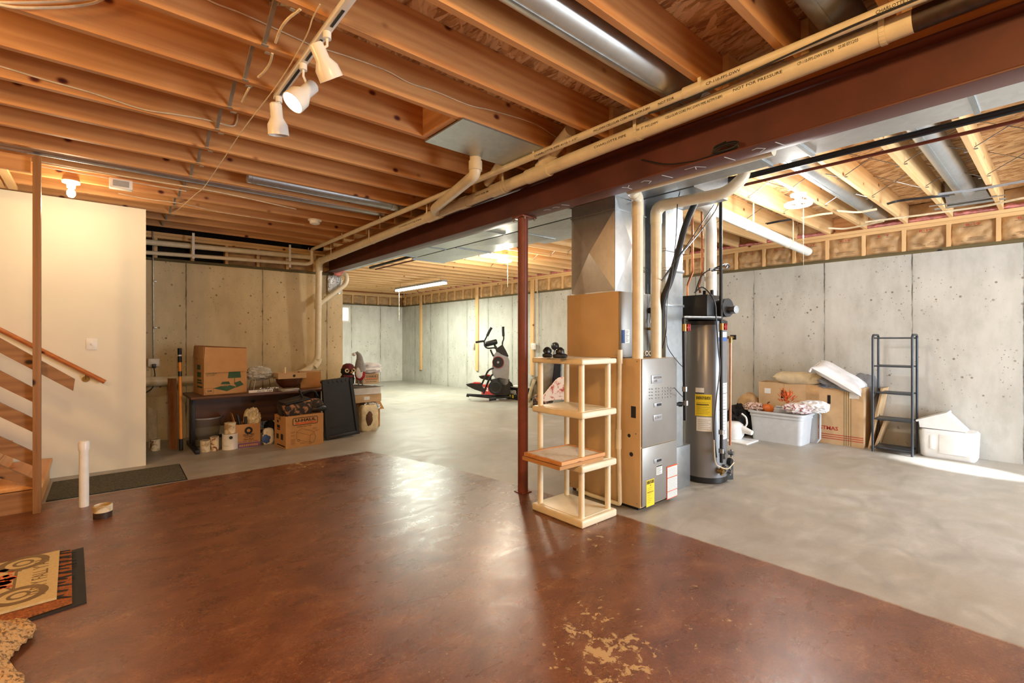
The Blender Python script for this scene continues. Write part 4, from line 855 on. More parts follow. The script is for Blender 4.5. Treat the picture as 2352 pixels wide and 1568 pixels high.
for i in range(5):
    p = a.lerp(b, .25+.17*i)+Vector((-.35, .1, 0)); m = MB(); m.sheet(lambda u, v: (p.x+.3*u, p.y+.25*v, JB-.02-.02*math.sin(u*9+v*7+i)), 8, 6, .002) if 0 else m.box(p.x, p.x+.34, p.y, p.y+.02, JB-.01, JB-.002); m.bm.free()
p = pz(717, 510, 2.73); t = thing('smoke_detector', 'round white smoke detector under the joists near the thin pipe', 'smoke detector', (p.x, 5.80, JB))
m = MB(); m.lathe([(0, 0), (.075, 0), (.075, -.01), (.06, -.016), (.055, -.045), (.04, -.052), (0, -.052)], (p.x, 5.80, JB-.001), 32); m.build('housing', 'white_enamel', t); m = MB(); m.cyl((p.x, 5.8, JB-.058), (p.x, 5.8, JB-.052), .02); m.build('cover', 'white_plastic', t)
p = pz(278, 430, 2.67); t = thing('junction_fixture', 'small boxy white fixture with grey panel near the glowing bulb', 'light fixture', p)
m = MB(); m.box(p.x-.08, p.x+.08, 5.42, 5.50, 2.655, JB-.001, .006); m.build('housing', 'white_enamel', t); m = MB(); m.box(p.x-.055, p.x+.055, 5.415, 5.42, 2.67, 2.722); m.build('panel', 'silver_plastic', t)
# ---- cables
def cable(label, pts, r=.0045, mat='white_cable', name='cable', extra=()):
    m = MB(); m.curve(pts, r, 8)
    for e in extra: m.curve(e, r, 8)
    return tag(m.build(name, mat), label, 'cable')
cable('white cable stapled along a left joist face below the brace straps', [py(u, v, 3.722) for u, v in ((-60, 135), (0, 152), (100, 182), (210, 213), (325, 250), (400, 262), (470, 274), (530, 289), (543, 280), (546, 262))], .005)
cable('upper of two white cables at the top left corner', [py(u, v, 2.91) for u, v in ((-20, 5), (40, 6), (120, 4), (225, -2))], .006)
cable('drooping lower white cable at the top left corner', [py(u, v, 2.90) for u, v in ((-20, 6), (20, 15), (60, 18), (150, 16), (210, 8), (240, -4))], .006)
cable('thin white cable looping along a joist behind the track spotlights', [py(u, v, 2.505) for u, v in ((470, -4), (500, 10), (565, 35), (690, 92), (720, 105), (800, 130), (885, 161), (940, 190), (1000, 210), (1060, 235), (1090, 245), (1135, 255), (1225, 283), (1282, 318))], .0035)
cable('thin pull cord slanting across the joists left of the track', [pz(u, v, 2.728) for u, v in ((735, 10), (718, 42), (700, 90), (640, 190), (560, 295), (520, 355), (470, 428), (448, 447), (400, 490))], .003)
cable('pair of long straight white cables over the stair wall', [pz(93, 371, 2.733), pz(280, 404, 2.733), pz(500, 441, 2.733), pz(680, 480, 2.733)], .006, extra=([pz(96, 382, 2.733), pz(250, 409, 2.733), pz(428, 439, 2.733)],))
cable('curved white cable loop beside the track, nearest the camera', [pz(u, v, 2.738) for u, v in ((690, 21), (660, 45), (643, 70), (633, 98))], .006)
cable('curved white cable loop beside the track, middle one', [pz(u, v, 2.738) for u, v in ((626, 122), (620, 145), (606, 165), (593, 177))], .006)
cable('curved white cable loop beside the track, farthest from the camera', [pz(u, v, 2.738) for u, v in ((573, 200), (565, 215), (556, 234))], .006)
cable('long white cable sagging from the boxy fixture toward the wall', [pz(u, v, 2.732) for u, v in ((272, 444), (340, 457), (420, 468), (500, 486), (620, 505), (700, 516))], .004)
for lab, pts, mt in (('black and white cables crossing the round duct near the ring lamp', ((1924, 483), (1971, 486), (2014, 479)), 'white_cable'), ('dark cable bundle between the middle right joists', ((2038, 467), (2065, 460), (2130, 452), (2180, 448)), 'dark_plastic'), ('grey cable bundle crossing the nearest right joists', ((2154, 445), (2264, 430), (2352, 414), (2450, 398)), 'silver_plastic'), ('long white cable above the right wall insulation', ((1987, 509), (2065, 499), (2134, 490), (2260, 472), (2352, 453), (2450, 440)), 'white_cable'), ('short white cable left of the ring lamp duct', ((1840, 500), (1880, 492), (1912, 488)), 'white_cable'), ('short dark cable behind the ring lamp cord', ((1760, 513), (1790, 507), (1818, 503)), 'dark_plastic'), ('white cable loop under the joists right of the ring lamp', ((1902, 523), (1940, 524), (1985, 516), (2030, 506)), 'white_cable')):
    P = [pz(u, v, 2.73) for u, v in pts]
    cable(lab, P, .006, mt, 'cable', extra=([q+Vector((.03, .004, -.004)) for q in P], [q+Vector((-.03, -.003, -.006)) for q in P]) if mt != 'white_cable' or 'black' in lab else ([q+Vector((.03, .004, -.004)) for q in P],))
m = MB(); m.beam(pz(2134, 474, 2.732), pz(2308, 448, 2.732), .03, .006); tag(m.build('metal_strap', 'galvanized'), 'flat galvanised strap crossing two joists below the nearest duct boot', 'strap')
t = cable('coiled black cable lying on the beam flange', [(2.765, 1.30-.075*math.sin(k*.9), 2.437+.022*math.cos(k*.9)+.0012*k) for k in range(22)], .004, 'dark_plastic', 'cable_coil', extra=([(2.76, 1.25, 2.43), (2.755, 1.42, 2.422), (2.76, 1.5, 2.425), (2.79, 1.7, 2.47), (2.81, 1.9, 2.56)],))
# ================================================================ floor by the stairs
t = thing('runner_mat', 'long dark green-grey runner mat lying along the cream wall', 'mat', (.14, 5.8, 0))
m = MB(); m.prism([(.637, 6.155, .003), (.623, 5.462, .003), (-.33, 5.47, .003), (-.325, 6.13, .003)], (0, 0, .009)); m.build('carpet', 'mat_green', t)
m = MB(); m.prism([(.65, 6.17, 0), (.636, 5.445, 0), (-.332, 5.455, 0), (-.328, 6.14, 0)], (0, 0, .0028)); m.build('backing', 'black_rubber', t)
t = thing('capped_pipe', 'capped white pipe standing upright from the floor near the runner mat', 'pipe', (-.092, 5.12, 0))
m = MB(); m.cyl((-.092, 5.12, 0), (-.092, 5.12, .47), .031, seg=28); m.build('pipe_stub', 'pvc_white', t)
m = MB(); m.lathe([(.036, .45), (.037, .505), (.030, .522), (0, .528)], (-.092, 5.12, 0), 28); m.build('cap', 'pvc_white', t)
t = thing('floor_drain_stub', 'short wide pipe stub with brown-stained rim, nearest the mats', 'pipe', (.02, 4.72, 0))
m = MB(); m.lathe([(.056, 0), (.056, .055), (.058, .056)], (.02, 4.72, 0), 32); m.build('collar', 'stain_brown', t)
m = MB(); m.lathe([(.058, .045), (.059, .088), (.052, .094), (.05, .06), (0, .058)], (.02, 4.72, 0), 32); m.build('pipe_end', 'paint_can_label', t)
A, B = Vector((-.076, 4.10, 0)), Vector((-.048, 3.234, 0)); D = (pz(40, 1437)-B).normalized()*.62
t = thing('doormat', 'brown coir doormat with black script, lying under the cream mat', 'doormat', (-.35, 3.7, 0))
m = MB(); m.prism([A, B, B+D, A+D], (0, 0, .006)); m.build('rubber_border', 'black_rubber', t)
i1 = Vector((-.055, 0, .0065)); m = MB(); m.prism([A+i1+Vector((0, -.03, 0)), B+i1+Vector((0, .03, 0)), B+D+Vector((.02, .03, .0065)), A+D+Vector((.02, -.03, .0065))], (0, 0, .012)); m.build('coir_pile', 'coir', t)
m = MB(); random.seed(3)
for k in range(9):
    y0 = 3.34+k*.086; m.curve([(-.12-.02*math.sin(j*1.9+k), y0+.03*math.sin(j*1.3+k*2), .0195) if j % 2 else (-.19-.01*(k % 3), y0+.02*j*.5, .0195) for j in range(5)], .0035, 5)
m.build('script_pattern', 'ink', t)
a, b, c_ = pz(137, 1264, .03), pz(130, 1372, .03), pz(0, 1407, .03); d = (c_-b).normalized()*.85
t = thing('doormat', 'cream fall doormat with truck and HAPPY FALL Y\'ALL, on top', 'doormat', (-.5, 3.7, .02))
m = MB(); m.prism([a-Vector((0, 0, .009)), b-Vector((0, 0, .009)), b+d-Vector((0, 0, .009)), a+d-Vector((0, 0, .009))], (0, 0, .012)); m.build('mat_top', 'mat_beige', t)
m = MB(); m.prism([a-Vector((0, 0, .0105)), b-Vector((0, 0, .0105)), b+d-Vector((0, 0, .0105)), a+d-Vector((0, 0, .0105))], (0, 0, .0014)); m.build('rubber_back', 'black_rubber', t)
up_ = (a-b).normalized(); lf = d.normalized(); cen = (a+b)/2+lf*.075; cen.z = .033
text("HAPPY FALL Y'ALL", .56, .065, cen, up_, -up_.cross((0, 0, 1)), 'ink_tan', t)
for (u, v) in ((54, 1293), (43, 1367)):
    c0 = pz(u, v, .0335)
    for r0_, r1_, mt in ((.075, .11, 'ink_tan'), (.03, .045, 'ink_tan')):
        m = MB(); n_ = 28
        for k in range(n_):
            q = [2*math.pi*(k+j)/n_ for j in (0, 1)]; m.prism([c0+Vector((math.cos(q[0])*r0_, math.sin(q[0])*r0_, 0)), c0+Vector((math.cos(q[0])*r1_, math.sin(q[0])*r1_, 0)), c0+Vector((math.cos(q[1])*r1_, math.sin(q[1])*r1_, 0)), c0+Vector((math.cos(q[1])*r0_, math.sin(q[1])*r0_, 0))], (0, 0, .0008))
        m.build('wheel_print', mt, t)
m = MB(); m.beam(pz(30, 1355, .0335), pz(38, 1312, .0335), .012, .001); m.beam(pz(2, 1345, .0335), pz(30, 1355, .0335), .01, .001); m.beam(pz(38, 1312, .0335), pz(50, 1310, .0335), .01, .001); m.build('truck_print', 'ink_tan', t)
m = MB()
for k in range(16): p = pz(random.uniform(-4, 30), random.uniform(1310, 1350), .0335); m.cyl(p, p+Vector((0, 0, .0008)), random.uniform(.012, .028), seg=9)
m.build('pumpkin_print', 'leaf_orange', t)
c0 = pz(22, 1432, .05)
def rug(u, v):
    x = c0.x+.06-.55*u+.03*math.sin(v*9); y = c0.y+.02-.62*v+.10*u
    return (x, y, .035+.11*math.sin(min(1, u*3)*1.5)*math.sin(.4+v*2.2)+.014*noise.noise(Vector((u*9, v*9, 0)))+.007*math.sin(u*95)*math.sin(v*95))
m = MB(); m.sheet(rug, 60, 60, .018); tag(m.build('woven_rug', 'rug_weave'), 'corner of a thick woven brown rug at the bottom left', 'rug')
# ================================================================ storage pile on the left concrete wall
def fi(u, v0, v1, w, z=0.):
    """ground an item seen at u with foot v0, top v1 and pixel width w on height z"""
    tt = (z-HC)*1099/(778-v0); s_ = tt/1099; a_ = abs((u-1176)/1099)
    p = pt(u, v0, tt); return Vector((p.x, p.y, z)), (v0-v1)*s_, w*s_/math.sqrt(1+a_*a_)
VX = Vector((.7572, -.6532, 0)); VF = Vector((.6532, .7572, 0))
m = MB(); m.tube([py(300, 877, 7.72), py(447, 873, 7.70)], .062, 24); tag(m.build('sewer_pipe', 'pvc'), 'thick cream pipe lying along the concrete wall left of the desk', 'pipe')
def can(u, v0, v1, w, label, mt, z=0., grp=None, lid='tin'):
    p, h, d_ = fi(u, v0, v1, w, z); t = thing('paint_can', label, 'can', p); r_ = d_/2; c_ = p+VF*r_
    m = MB(); m.lathe([(0, 0), (r_, 0), (r_*1.02, .004), (r_, .008), (r_, h-.008), (r_*1.03, h-.004), (r_*1.02, h), (r_*.9, h), (r_*.88, h-.006), (0, h-.006)], c_, 28); m.build('can_body', mt, t)
    m = MB(); m.lathe([(0, h-.005), (r_*.84, h-.005), (r_*.86, h-.002), (0, h-.002)], c_, 24); m.build('lid', lid, t)
    m = MB(); n_ = 12; m.curve([c_+Vector((math.cos(a_)*(r_+.003)*.76*1, -math.sin(a_)*(r_+.004)*.2, 0))-VF*(r_*.95)*math.sin(a_)+Vector((0, 0, h*.62-h*.35*math.sin(a_))) for a_ in [math.pi*k/n_ for k in range(n_+1)]], .0015, 5); m.build('wire_handle', 'steel', t)
    return t, c_, h, r_
can(350, 1036, 1010, 23, 'drip-stained paint can in the dark corner behind the cream wall', 'painted_can')
def leaner(label, u0, u1, vt, vb, mt, th=.035, lean=.12, name='board', slope=0):
    tt = 1.335*1099/(vb-778); a_ = pt(u0, vb, tt); b_ = pt(u1, vb, tt); a_.z = b_.z = 0; h = (vb-vt)*tt/1099
    q = (b_-a_).normalized(); w_ = (b_-a_).length*.8; dr = Vector((0, lean, h)); dr2 = Vector((0, lean, h-slope))
    m = MB(); m.prism([a_, a_+q*w_, a_+q*w_+dr2, a_+dr], (th*.3, th, 0)); return tag(m.build(name, mt), label, 'board')
leaner('short weathered board leaning behind the stained paint can', 341, 366, 936, 1028, 'cloth_beige', slope=.05)
leaner('tall reddish board leaning on the wall behind the yellow pole', 388, 412, 871, 1031, 'red_board', .04, .15)
leaner('dark board edge leaning on the wall left of the big moving box', 449, 462, 800, 960, 'walnut_laminate', .02, .1) if 0 else None
p, h, w_ = fi(416, 1034, 800, 8); top = p+Vector((.0, .14, h))
t = thing('extension_pole', 'yellow pole with black grips leaning beside the desk', 'pole', p)
def seg_(k0, k1, r_, mt, nm):
    m = MB(); m.cyl(p+(top-p)*k0, p+(top-p)*k1, r_, seg=16); m.build(nm, mt, t)
seg_(0, .11, .021, 'black_rubber', 'foot_grip'); seg_(.11, .78, .018, 'orange_plastic', 'tube'); seg_(.72, .77, .0195, 'dark_plastic', 'band'); seg_(.78, .86, .018, 'orange_plastic', 'tube'); seg_(.86, .92, .021, 'black_rubber', 'grip'); seg_(.92, .935, .019, 'label_white', 'band'); seg_(.935, 1, .022, 'black_rubber', 'tip')
# desk
DZ = .655
t = thing('desk', 'low dark walnut laminate desk on black legs below the clutter', 'desk', (1.6, 6.95, 0))
m = MB(); m.box(.80, 2.42, 6.60, 7.32, DZ-.03, DZ, .004); m.build('desk_top', 'walnut_laminate', t)
m = MB(); m.box(.90, 2.36, 7.10, 7.12, .22, DZ-.032); m.build('modesty_panel', 'walnut_laminate', t)
for x in (.86, 2.36):
    m = MB(); m.box(x-.02, x+.02, 6.90, 6.94, .05, DZ-.032, .003); m.box(x-.02, x+.02, 7.03, 7.07, .05, DZ-.032, .003); m.box(x-.022, x+.022, 6.56, 7.30, 0, .048, .004); m.build('leg', 'black_iron', t)
m = MB(); m.box(.88, 2.34, 7.04, 7.06, .08, .12); m.build('foot_rail', 'black_iron', t)
def carton(label, loc, w, d, h, rz=0, mat='cardboard', tape=True, open_=False, name='cardboard_box', tapemat='cardboard_dark', flaps=0, cat='box', inner=.0):
    """carton with wall thickness when open; local x = front width, origin at front-left-bottom"""
    t = thing(name, label, cat, loc, rz)
    if not open_:
        m = MB(t); m.box(0, w, 0, d, 0, h, .003, 1); m.build('carton', mat, t)
        if tape: m = MB(t); m.box(0, w, d/2-.025, d/2+.025, h, h+.0012); m.box(-.0012, 0, d/2-.025, d/2+.025, h-.06, h+.001); m.box(w, w+.0012, d/2-.025, d/2+.025, h-.06, h+.001); m.build('tape', tapemat, t)
    else:
        k = .005; m = MB(t)
        for b in ((0, w, 0, k, 0, h), (0, w, d-k, d, 0, h), (0, k, k, d-k, 0, h), (w-k, w, k, d-k, 0, h), (k, w-k, k, d-k, 0, k)): m.box(*b)
        m.build('carton', mat, t)
    return t
def tl(t, x, y, z): return rootmat(t) @ Vector((x, y, z))
def td(t, v): return (rootmat(t).to_3x3() @ Vector(v))
bx = carton('tall open moving box with green lamp picture standing on the desk', (.955, 6.80, DZ), .475, .45, .44, R(6), open_=True)
m = MB(bx)
m.prism([(0, -.004, .44), (.475, -.004, .44), (.475, -.012, .27), (.0, -.012, .27)], (0, -.004, 0)); m.prism([(0, -.004, .44), (.475, -.004, .44), (.475, .003, .56), (.01, .003, .58)], (0, -.004, 0)); m.build('front_flap', 'cardboard', bx)
m = MB(bx); m.prism([(.0, .45, .44), (.475, .45, .44), (.475, .40, .57), (0, .40, .60)], (0, .004, 0)); m.build('back_flap', 'cardboard_dark', bx)
m = MB(bx); m.prism([(-.003, .0, .44), (-.003, .45, .44), (.0, .42, .59), (.0, .0, .58)], (-.004, 0, 0)); m.build('side_flap', 'cardboard', bx)
m = MB(bx); m.prism([(.475, .0, .44), (.475, .45, .44), (.47, .40, .57), (.47, 0, .57)], (.004, 0, 0)); m.build('side_flap', 'cardboard', bx)
m = MB(bx); n_ = -.0018
m.prism([(.27, n_, .268), (.40, n_, .268), (.41, n_, .19), (.26, n_, .19)], (0, .0015, 0)); m.prism([(.333, n_, .19), (.338, n_, .19), (.338, n_, .11), (.333, n_, .11)], (0, .0015, 0))
m.prism([(.10, n_, .075), (.25, n_, .115), (.36, n_, .075), (.25, n_, .03)], (0, .0015, 0)); m.prism([(.18, n_, .12), (.20, n_, .15), (.27, n_, .15), (.29, n_, .115)], (0, .0015, 0)); m.prism([(.33, n_, .13), (.40, n_, .15), (.44, n_, .10), (.36, n_, .07)], (0, .0015, 0))
m.build('printed_picture', 'ink_green', bx)
m = MB(bx); m.box(.19, .27, -.003, -.0019, .097, .104); m.box(.19, .27, -.003, -.0019, .108, .112); m.build('book_print', 'cardboard', bx)
fx = lambda t, x, z: tl(t, x, -.001, z)
text('4.5 CU FT', .09, .016, fx(bx, .07, .235), td(bx, RX), UZ, 'ink_green', bx); text('LAMP/LARGE', .11, .014, fx(bx, .08, .256), td(bx, RX), UZ, 'ink_green', bx)
m = MB(bx)
for b in ((.01, .105, .012, .014), (.01, .105, .078, .080), (.01, .012, .012, .08), (.103, .105, .012, .08)): m.box(b[0], b[1], -.0018, -.0003, b[2], b[3])
m.build('stamp_border', 'ink', bx); text('OK', .055, .022, fx(bx, .065, .045), td(bx, RX), UZ, 'ink', bx, bold=.02)
m = MB(bx)
for k, (z0, z1) in enumerate(((.08, .10), (.13, .15), (.16, .18), (.21, .27), (.30, .36))): m.box(-.0065 if z0 > .4 else -.0016, -.0002, .06+.02*k, .28, z0, z1)
m.build('side_print', 'ink_green', bx)
m = MB(); m.blob((1.60, 6.98, DZ+.225), (.14, .10, .085), 2.4, .35, 3, 5, 4, ridge=True); tag(m.build('plastic_bag', 'bag_plastic'), 'crumpled clear white plastic bag on the wire rack on the desk', 'bag')
t = thing('wire_rack', 'silver wire rack holding a plastic bag beside the moving box', 'rack', (1.62, 6.95, DZ)); m = MB()
for k in range(12): m.cyl((1.50+k*.024, 6.82, DZ+.15+.002*k), (1.50+k*.024, 7.08, DZ+.15+.002*k), .0025, seg=6)
m.cyl((1.49, 6.82, DZ+.15), (1.78, 6.82, DZ+.175), .004, seg=8); m.cyl((1.49, 7.08, DZ+.15), (1.78, 7.08, DZ+.175), .004, seg=8); m.build('shelf', 'chrome', t)
for (x, y, dx) in ((1.53, 6.83, -.03), (1.74, 6.83, .03), (1.53, 7.07, -.03), (1.74, 7.07, .03)): m = MB(); m.cyl((x, y, DZ+.16), (x+dx, y, DZ+.003), .004, seg=8); m.build('leg', 'chrome', t)
m = MB(); random.seed(9)
for k in range(26): x, y = 1.55+random.random()*.24, 6.76+random.random()*.06; m.blob((x, y, DZ+.028+.02*random.random()), (.014, .01, .012), 2, .2, 3, k, 1)
m.bm.faces.ensure_lookup_table(); o = tag(m.build('glass_ornaments', 'foil'), 'heap of small glittering glass pieces under the wire rack', 'ornaments'); o['kind'] = 'stuff'
t = thing('wooden_sign', 'narrow white lettered sign lying in front of the moving box rack', 'sign', (1.56, 6.72, DZ)); m = MB(); m.box(1.42, 1.70, 6.70, 6.715, DZ, DZ+.032, .001); m.build('board', 'paper_white', t); text('TEA', .07, .02, (1.66, 6.70, DZ+.016), RX, UZ, 'ink', t); text('POTS', .08, .02, (1.56, 6.70, DZ+.016), RX, UZ, 'ink', t)
t = thing('serving_bowl', 'large dark brown bowl on the desk under a cardboard tray', 'bowl', (1.98, 6.92, DZ)); c_ = Vector((1.96, 6.92, DZ+.012))
m = MB(); m.lathe([(0, 0), (.07, 0), (.12, .03), (.16, .09), (.17, .135), (.16, .135), (.15, .09), (.11, .04), (0, .02)], c_, 36); m.build('bowl', 'bowl_brown', t)
t = carton('shallow cardboard tray with round stamp sitting on the bowl', (1.78, 6.76, DZ+.15), .36, .3, .075, R(2), 'cardboard_pale', open_=True, name='cardboard_tray', cat='tray')
p = tl(t, .20, -.001, .035); m = MB(); m.cyl(p, p+td(t, (0, -.001, 0)), .018); m.build('round_stamp', 'ink', t)
m = MB(); m.cyl((1.885, 6.84, DZ+.16), (1.885, 6.84, DZ+.30), .010, seg=14); tag(m.build('candle', 'candle'), 'single cream taper candle rising from the cardboard tray', 'candle')
for i, (w_, rz, mt, lab) in enumerate(((.21, .1, 'paper_white', 'bottom magazine of the small pile on the desk'), (.20, -.15, 'cloth_blue', 'middle magazine of the small pile on the desk'), (.20, .25, 'paper_white', 'top magazine of the small pile on the desk'))):
    t = thing('magazine', lab, 'magazine', (1.90, 6.72, DZ+.009*i), rz, 'magazines on the desk'); m = MB(t); m.box(-w_/2, w_/2, -.08, .08, 0, .008, .001); m.build('pages', mt, t); m = MB(t); m.box(-w_/2, w_/2, -.08, .08, .008, .0088); m.build('cover', 'ink_tan', t)
carton('small plain brown box at the right end of the desk', (2.10, 6.90, DZ), .27, .3, .22, R(-8))
# paint cans and bin under the desk
p, h, w_ = fi(480, 1028, 967, 60); c_ = Vector((p.x, p.y+.17, 0)); t = thing('waste_bin', 'clear plastic waste bin behind the paint cans', 'bin', c_); m = MB(); h = .36
m.lathe([(0, 0), (.11, 0), (.115, .01), (.155, h), (.165, h), (.165, h-.012), (.159, h-.012), (.118, .012), (0, .006)], c_, 40, sx=1, sy=1); m.build('bin_body', 'clear_plastic', t)
m = MB(); m.lathe([(.157, h+.001), (.168, h+.001), (.168, h-.014), (.166, h-.014)], c_, 40); m.build('rim', 'silver_plastic', t)
can(465, 1039, 1013, 24, 'small paint can with torn label, left end of the row', 'paint_can_label')
can(487, 1036, 1004, 21, 'slim speckled paint can between torn can and big white can', 'painted_can')
t_, cc, hh, rr = can(519, 1034, 998, 38, 'big white paint can with round dark logo at its top', 'white_enamel')
p, h, w_ = fi(518, 1034, 971, 24); can_ = None
t = thing('paint_can', 'small cream paint can standing on the big white can', 'can', (cc.x, cc.y, hh+.001)); m = MB(); m.lathe([(0, 0), (.062, 0), (.063, .004), (.061, .008), (.061, .125), (.064, .13), (.055, .132), (0, .128)], (cc.x, cc.y, hh+.001), 28); m.build('can_body', 'paint_can_label', t)
q = cc-VF*(rr+.001)+VX*.05; m = MB(); m.cyl(cc-VF*(rr*.86)+VX*rr*.62+Vector((0, 0, .15)), cc-VF*(rr*.90)+VX*rr*.65+Vector((0, 0, .15)), .019, seg=18); m.build('logo', 'ink', t_)
# box with purple print, bag and black tubes
a, b = pz(541, 1030), pz(598, 1023); wv = (b-a); bx = carton('open printed box with purple band holding a white bag and black tubes', (a.x, a.y, 0), wv.length, .26, .285, math.atan2(wv.y, wv.x), 'cardboard', open_=True)
W_ = wv.length; m = MB(bx); m.prism([(0, .0, .285), (0, .26, .285), (-.03, .26, .42), (-.03, .05, .42)], (.004, 0, 0)); m.build('flap', 'cardboard', bx)
text('QUILTED', W_*.45, .03, fx(bx, W_*.52, .15), td(bx, RX), UZ, 'ink', bx, bold=.02); text('NORTHERN', W_*.30, .014, fx(bx, W_*.52, .126), td(bx, RX), UZ, 'ink', bx); text('Ultra Plush', W_*.4, .018, fx(bx, W_*.52, .098), td(bx, RX), UZ, 'ink', bx); text('Mega Rolls  Bath Tissue', W_*.86, .022, fx(bx, W_*.5, .07), td(bx, RX), UZ, 'ink_purple', bx)
p = fx(bx, W_*.52, .205); m = MB(); m.cyl(p, p-td(bx, (0, .001, 0)), .045, seg=24); m.build('round_logo', 'ink', bx); m = MB(); m.cyl(p-td(bx, (0, .0011, 0)), p-td(bx, (0, .002, 0)), .02, seg=18); m.build('round_logo', 'cardboard', bx)
m = MB(bx); m.box(.0, W_, -.0012, 0, .0, .055); m.build('purple_band', 'ink_purple', bx); m = MB(bx)
for k in range(9): m.box(.04+k*W_*.085, .04+k*W_*.085+W_*.065, -.0022, -.0013, .014, .038)
m.build('roll_print', 'cardboard', bx)
q = tl(bx, .20, .13, .33); m = MB(); m.blob(q, (.085, .07, .12), 2.3, .4, 3, 2, 4, ridge=True); tag(m.build('plastic_bag', 'bag_cream'), 'crumpled cream plastic bag stuffed in the purple-banded box', 'bag')
for i, (x0, x1) in enumerate(((.085, .03), (.115, .12))):
    a, b = tl(bx, x0, .05, .12), tl(bx, x1, .07, .40+.0-.03*i); m = MB(); m.lathe([(.017, 0), (.017, (b-a).length), (.011, (b-a).length), (.011, (b-a).length-.05), (0, (b-a).length-.05)], a, 18, b-a); tag(m.build('vacuum_tube', 'dark_plastic'), ['left black vacuum tube sticking out of the purple-banded box', 'right black vacuum tube sticking out of the purple-banded box'][i], 'tube')
p, h, w_ = fi(611, 1022, 983, 25); t = thing('detergent_bag', 'white and blue bag marked 90 between the two printed boxes', 'bag', p); m = MB(); m.blob(p+VF*.05+Vector((0, 0, h*.47)), (w_*.52, .05, h*.5), 3.5, .08, 4, 1, 4, flat=0); m.build('bag_body', 'paper_white', t)
text('90', .07, .05, p+VF*.0-VX*.02-VF*.003+Vector((0, 0, h*.72)), VX, UZ, 'ink', t); m = MB(); q = p+VX*.01-VF*.002+Vector((0, 0, h*.38)); m.blob(q, (.055, .008, .055), 2, .4, 3, 8, 3); m.build('blue_print', 'ink_blue', t)
for i, (u, v0, v1, w_, mt, lab) in enumerate(((626, 1012, 972, 26, 'felt_black', 'dark crumpled bag under the desk behind the bag marked 90'), (607, 985, 965, 30, 'cloth_blue', 'small dark blue bundle under the desk'))):
    p, h, w2 = fi(u, v0, v1, w_); m = MB(); m.blob(p+Vector((0, .12, h*.5)), (w2*.5, .09, h*.55), 2.5, .35, 3, i+4, 4, ridge=True, flat=0.0); tag(m.build('bundle', mt), lab, 'bag')
# moving box with truck print
bx = carton('moving box with black U-HAUL logo and truck drawing on the floor', (1.704, 6.159, 0), .467, .36, .392, R(5.3)); fz = lambda x, z: tl(bx, x, 0, z)
def outline(m, x0, x1, z0, z1, w_, y=-.0016, c=.012):
    P = [(x0+c, z0), (x1-c, z0), (x1, z0+c), (x1, z1-c), (x1-c, z1), (x0+c, z1), (x0, z1-c), (x0, z0+c)]
    for i in range(8): a, b = P[i], P[(i+1) % 8]; m.beam((a[0], y, a[1]), (b[0], y, b[1]), .0012, w_, up=(0, 0, 1) if abs(a[0]-b[0]) > abs(a[1]-b[1]) else (1, 0, 0))
m = MB(bx); outline(m, .085, .39, .275, .362, .007); m.build('logo_border', 'ink', bx); m = MB(bx); m.box(.115, .37, -.002, -.0003, .285, .302); m.build('logo_bar', 'ink_orange', bx)
text('U-HAUL', .255, .038, fz(.242, .33), td(bx, RX), UZ, 'ink', bx, bold=.035); text('Loading Your Truck', .18, .018, fz(.225, .252), td(bx, RX), UZ, 'ink', bx, bold=.01)
m = MB(bx)
def ln(a, b, w_=.0022): m.beam((a[0], -.0015, a[1]), (b[0], -.0015, b[1]), .001, w_, up=(.3, 0, 1))
P = dict(a=(.13, .19), b=(.19, .23), c=(.35, .17), d=(.295, .13), e=(.13, .105), f=(.295, .05), g=(.35, .14), h=(.37, .105), i=(.34, .03), j=(.25, .055))
for q in ('ab', 'bc', 'cd', 'da', 'ae', 'df', 'cg', 'gh', 'hi', 'if', 'ej', 'jf', 'gd'): ln(P[q[0]], P[q[1]])
for c0 in ((.155, .085), (.30, .035)):
    for k in range(10): ln((c0[0]+.014*math.cos(k*.628), c0[1]+.014*math.sin(k*.628)), (c0[0]+.014*math.cos(k*.628+.628), c0[1]+.014*math.sin(k*.628+.628)), .004)
for (x0, z0, n_) in ((.06, .11, 9), (.06, .20, 3), (.33, .22, 3), (.36, .19, 3), (.06, .16, 3), (.17, .05, 2), (.23, .20, 1)):
    for k in range(n_): ln((x0, z0-k*.008), (x0+.06-.008*(k % 3), z0-k*.008), .0016)
m.build('truck_drawing', 'ink_brown', bx)
m = MB(bx)
for (z0, z1, y0, y1) in ((.02, .035, .02, .27), (.10, .16, .22, .29), (.10, .17, .08, .15), (.30, .33, .22, .27), (.21, .27, .18, .27), (.35, .355, .16, .3)): m.box(-.0015, -.0002, y0, y1, z0, z1)
m.build('side_print', 'ink', bx); m = MB(bx); m.box(-.0022, -.0016, .18, .27, .225, .235); m.build('side_logo_bar', 'ink_orange', bx)
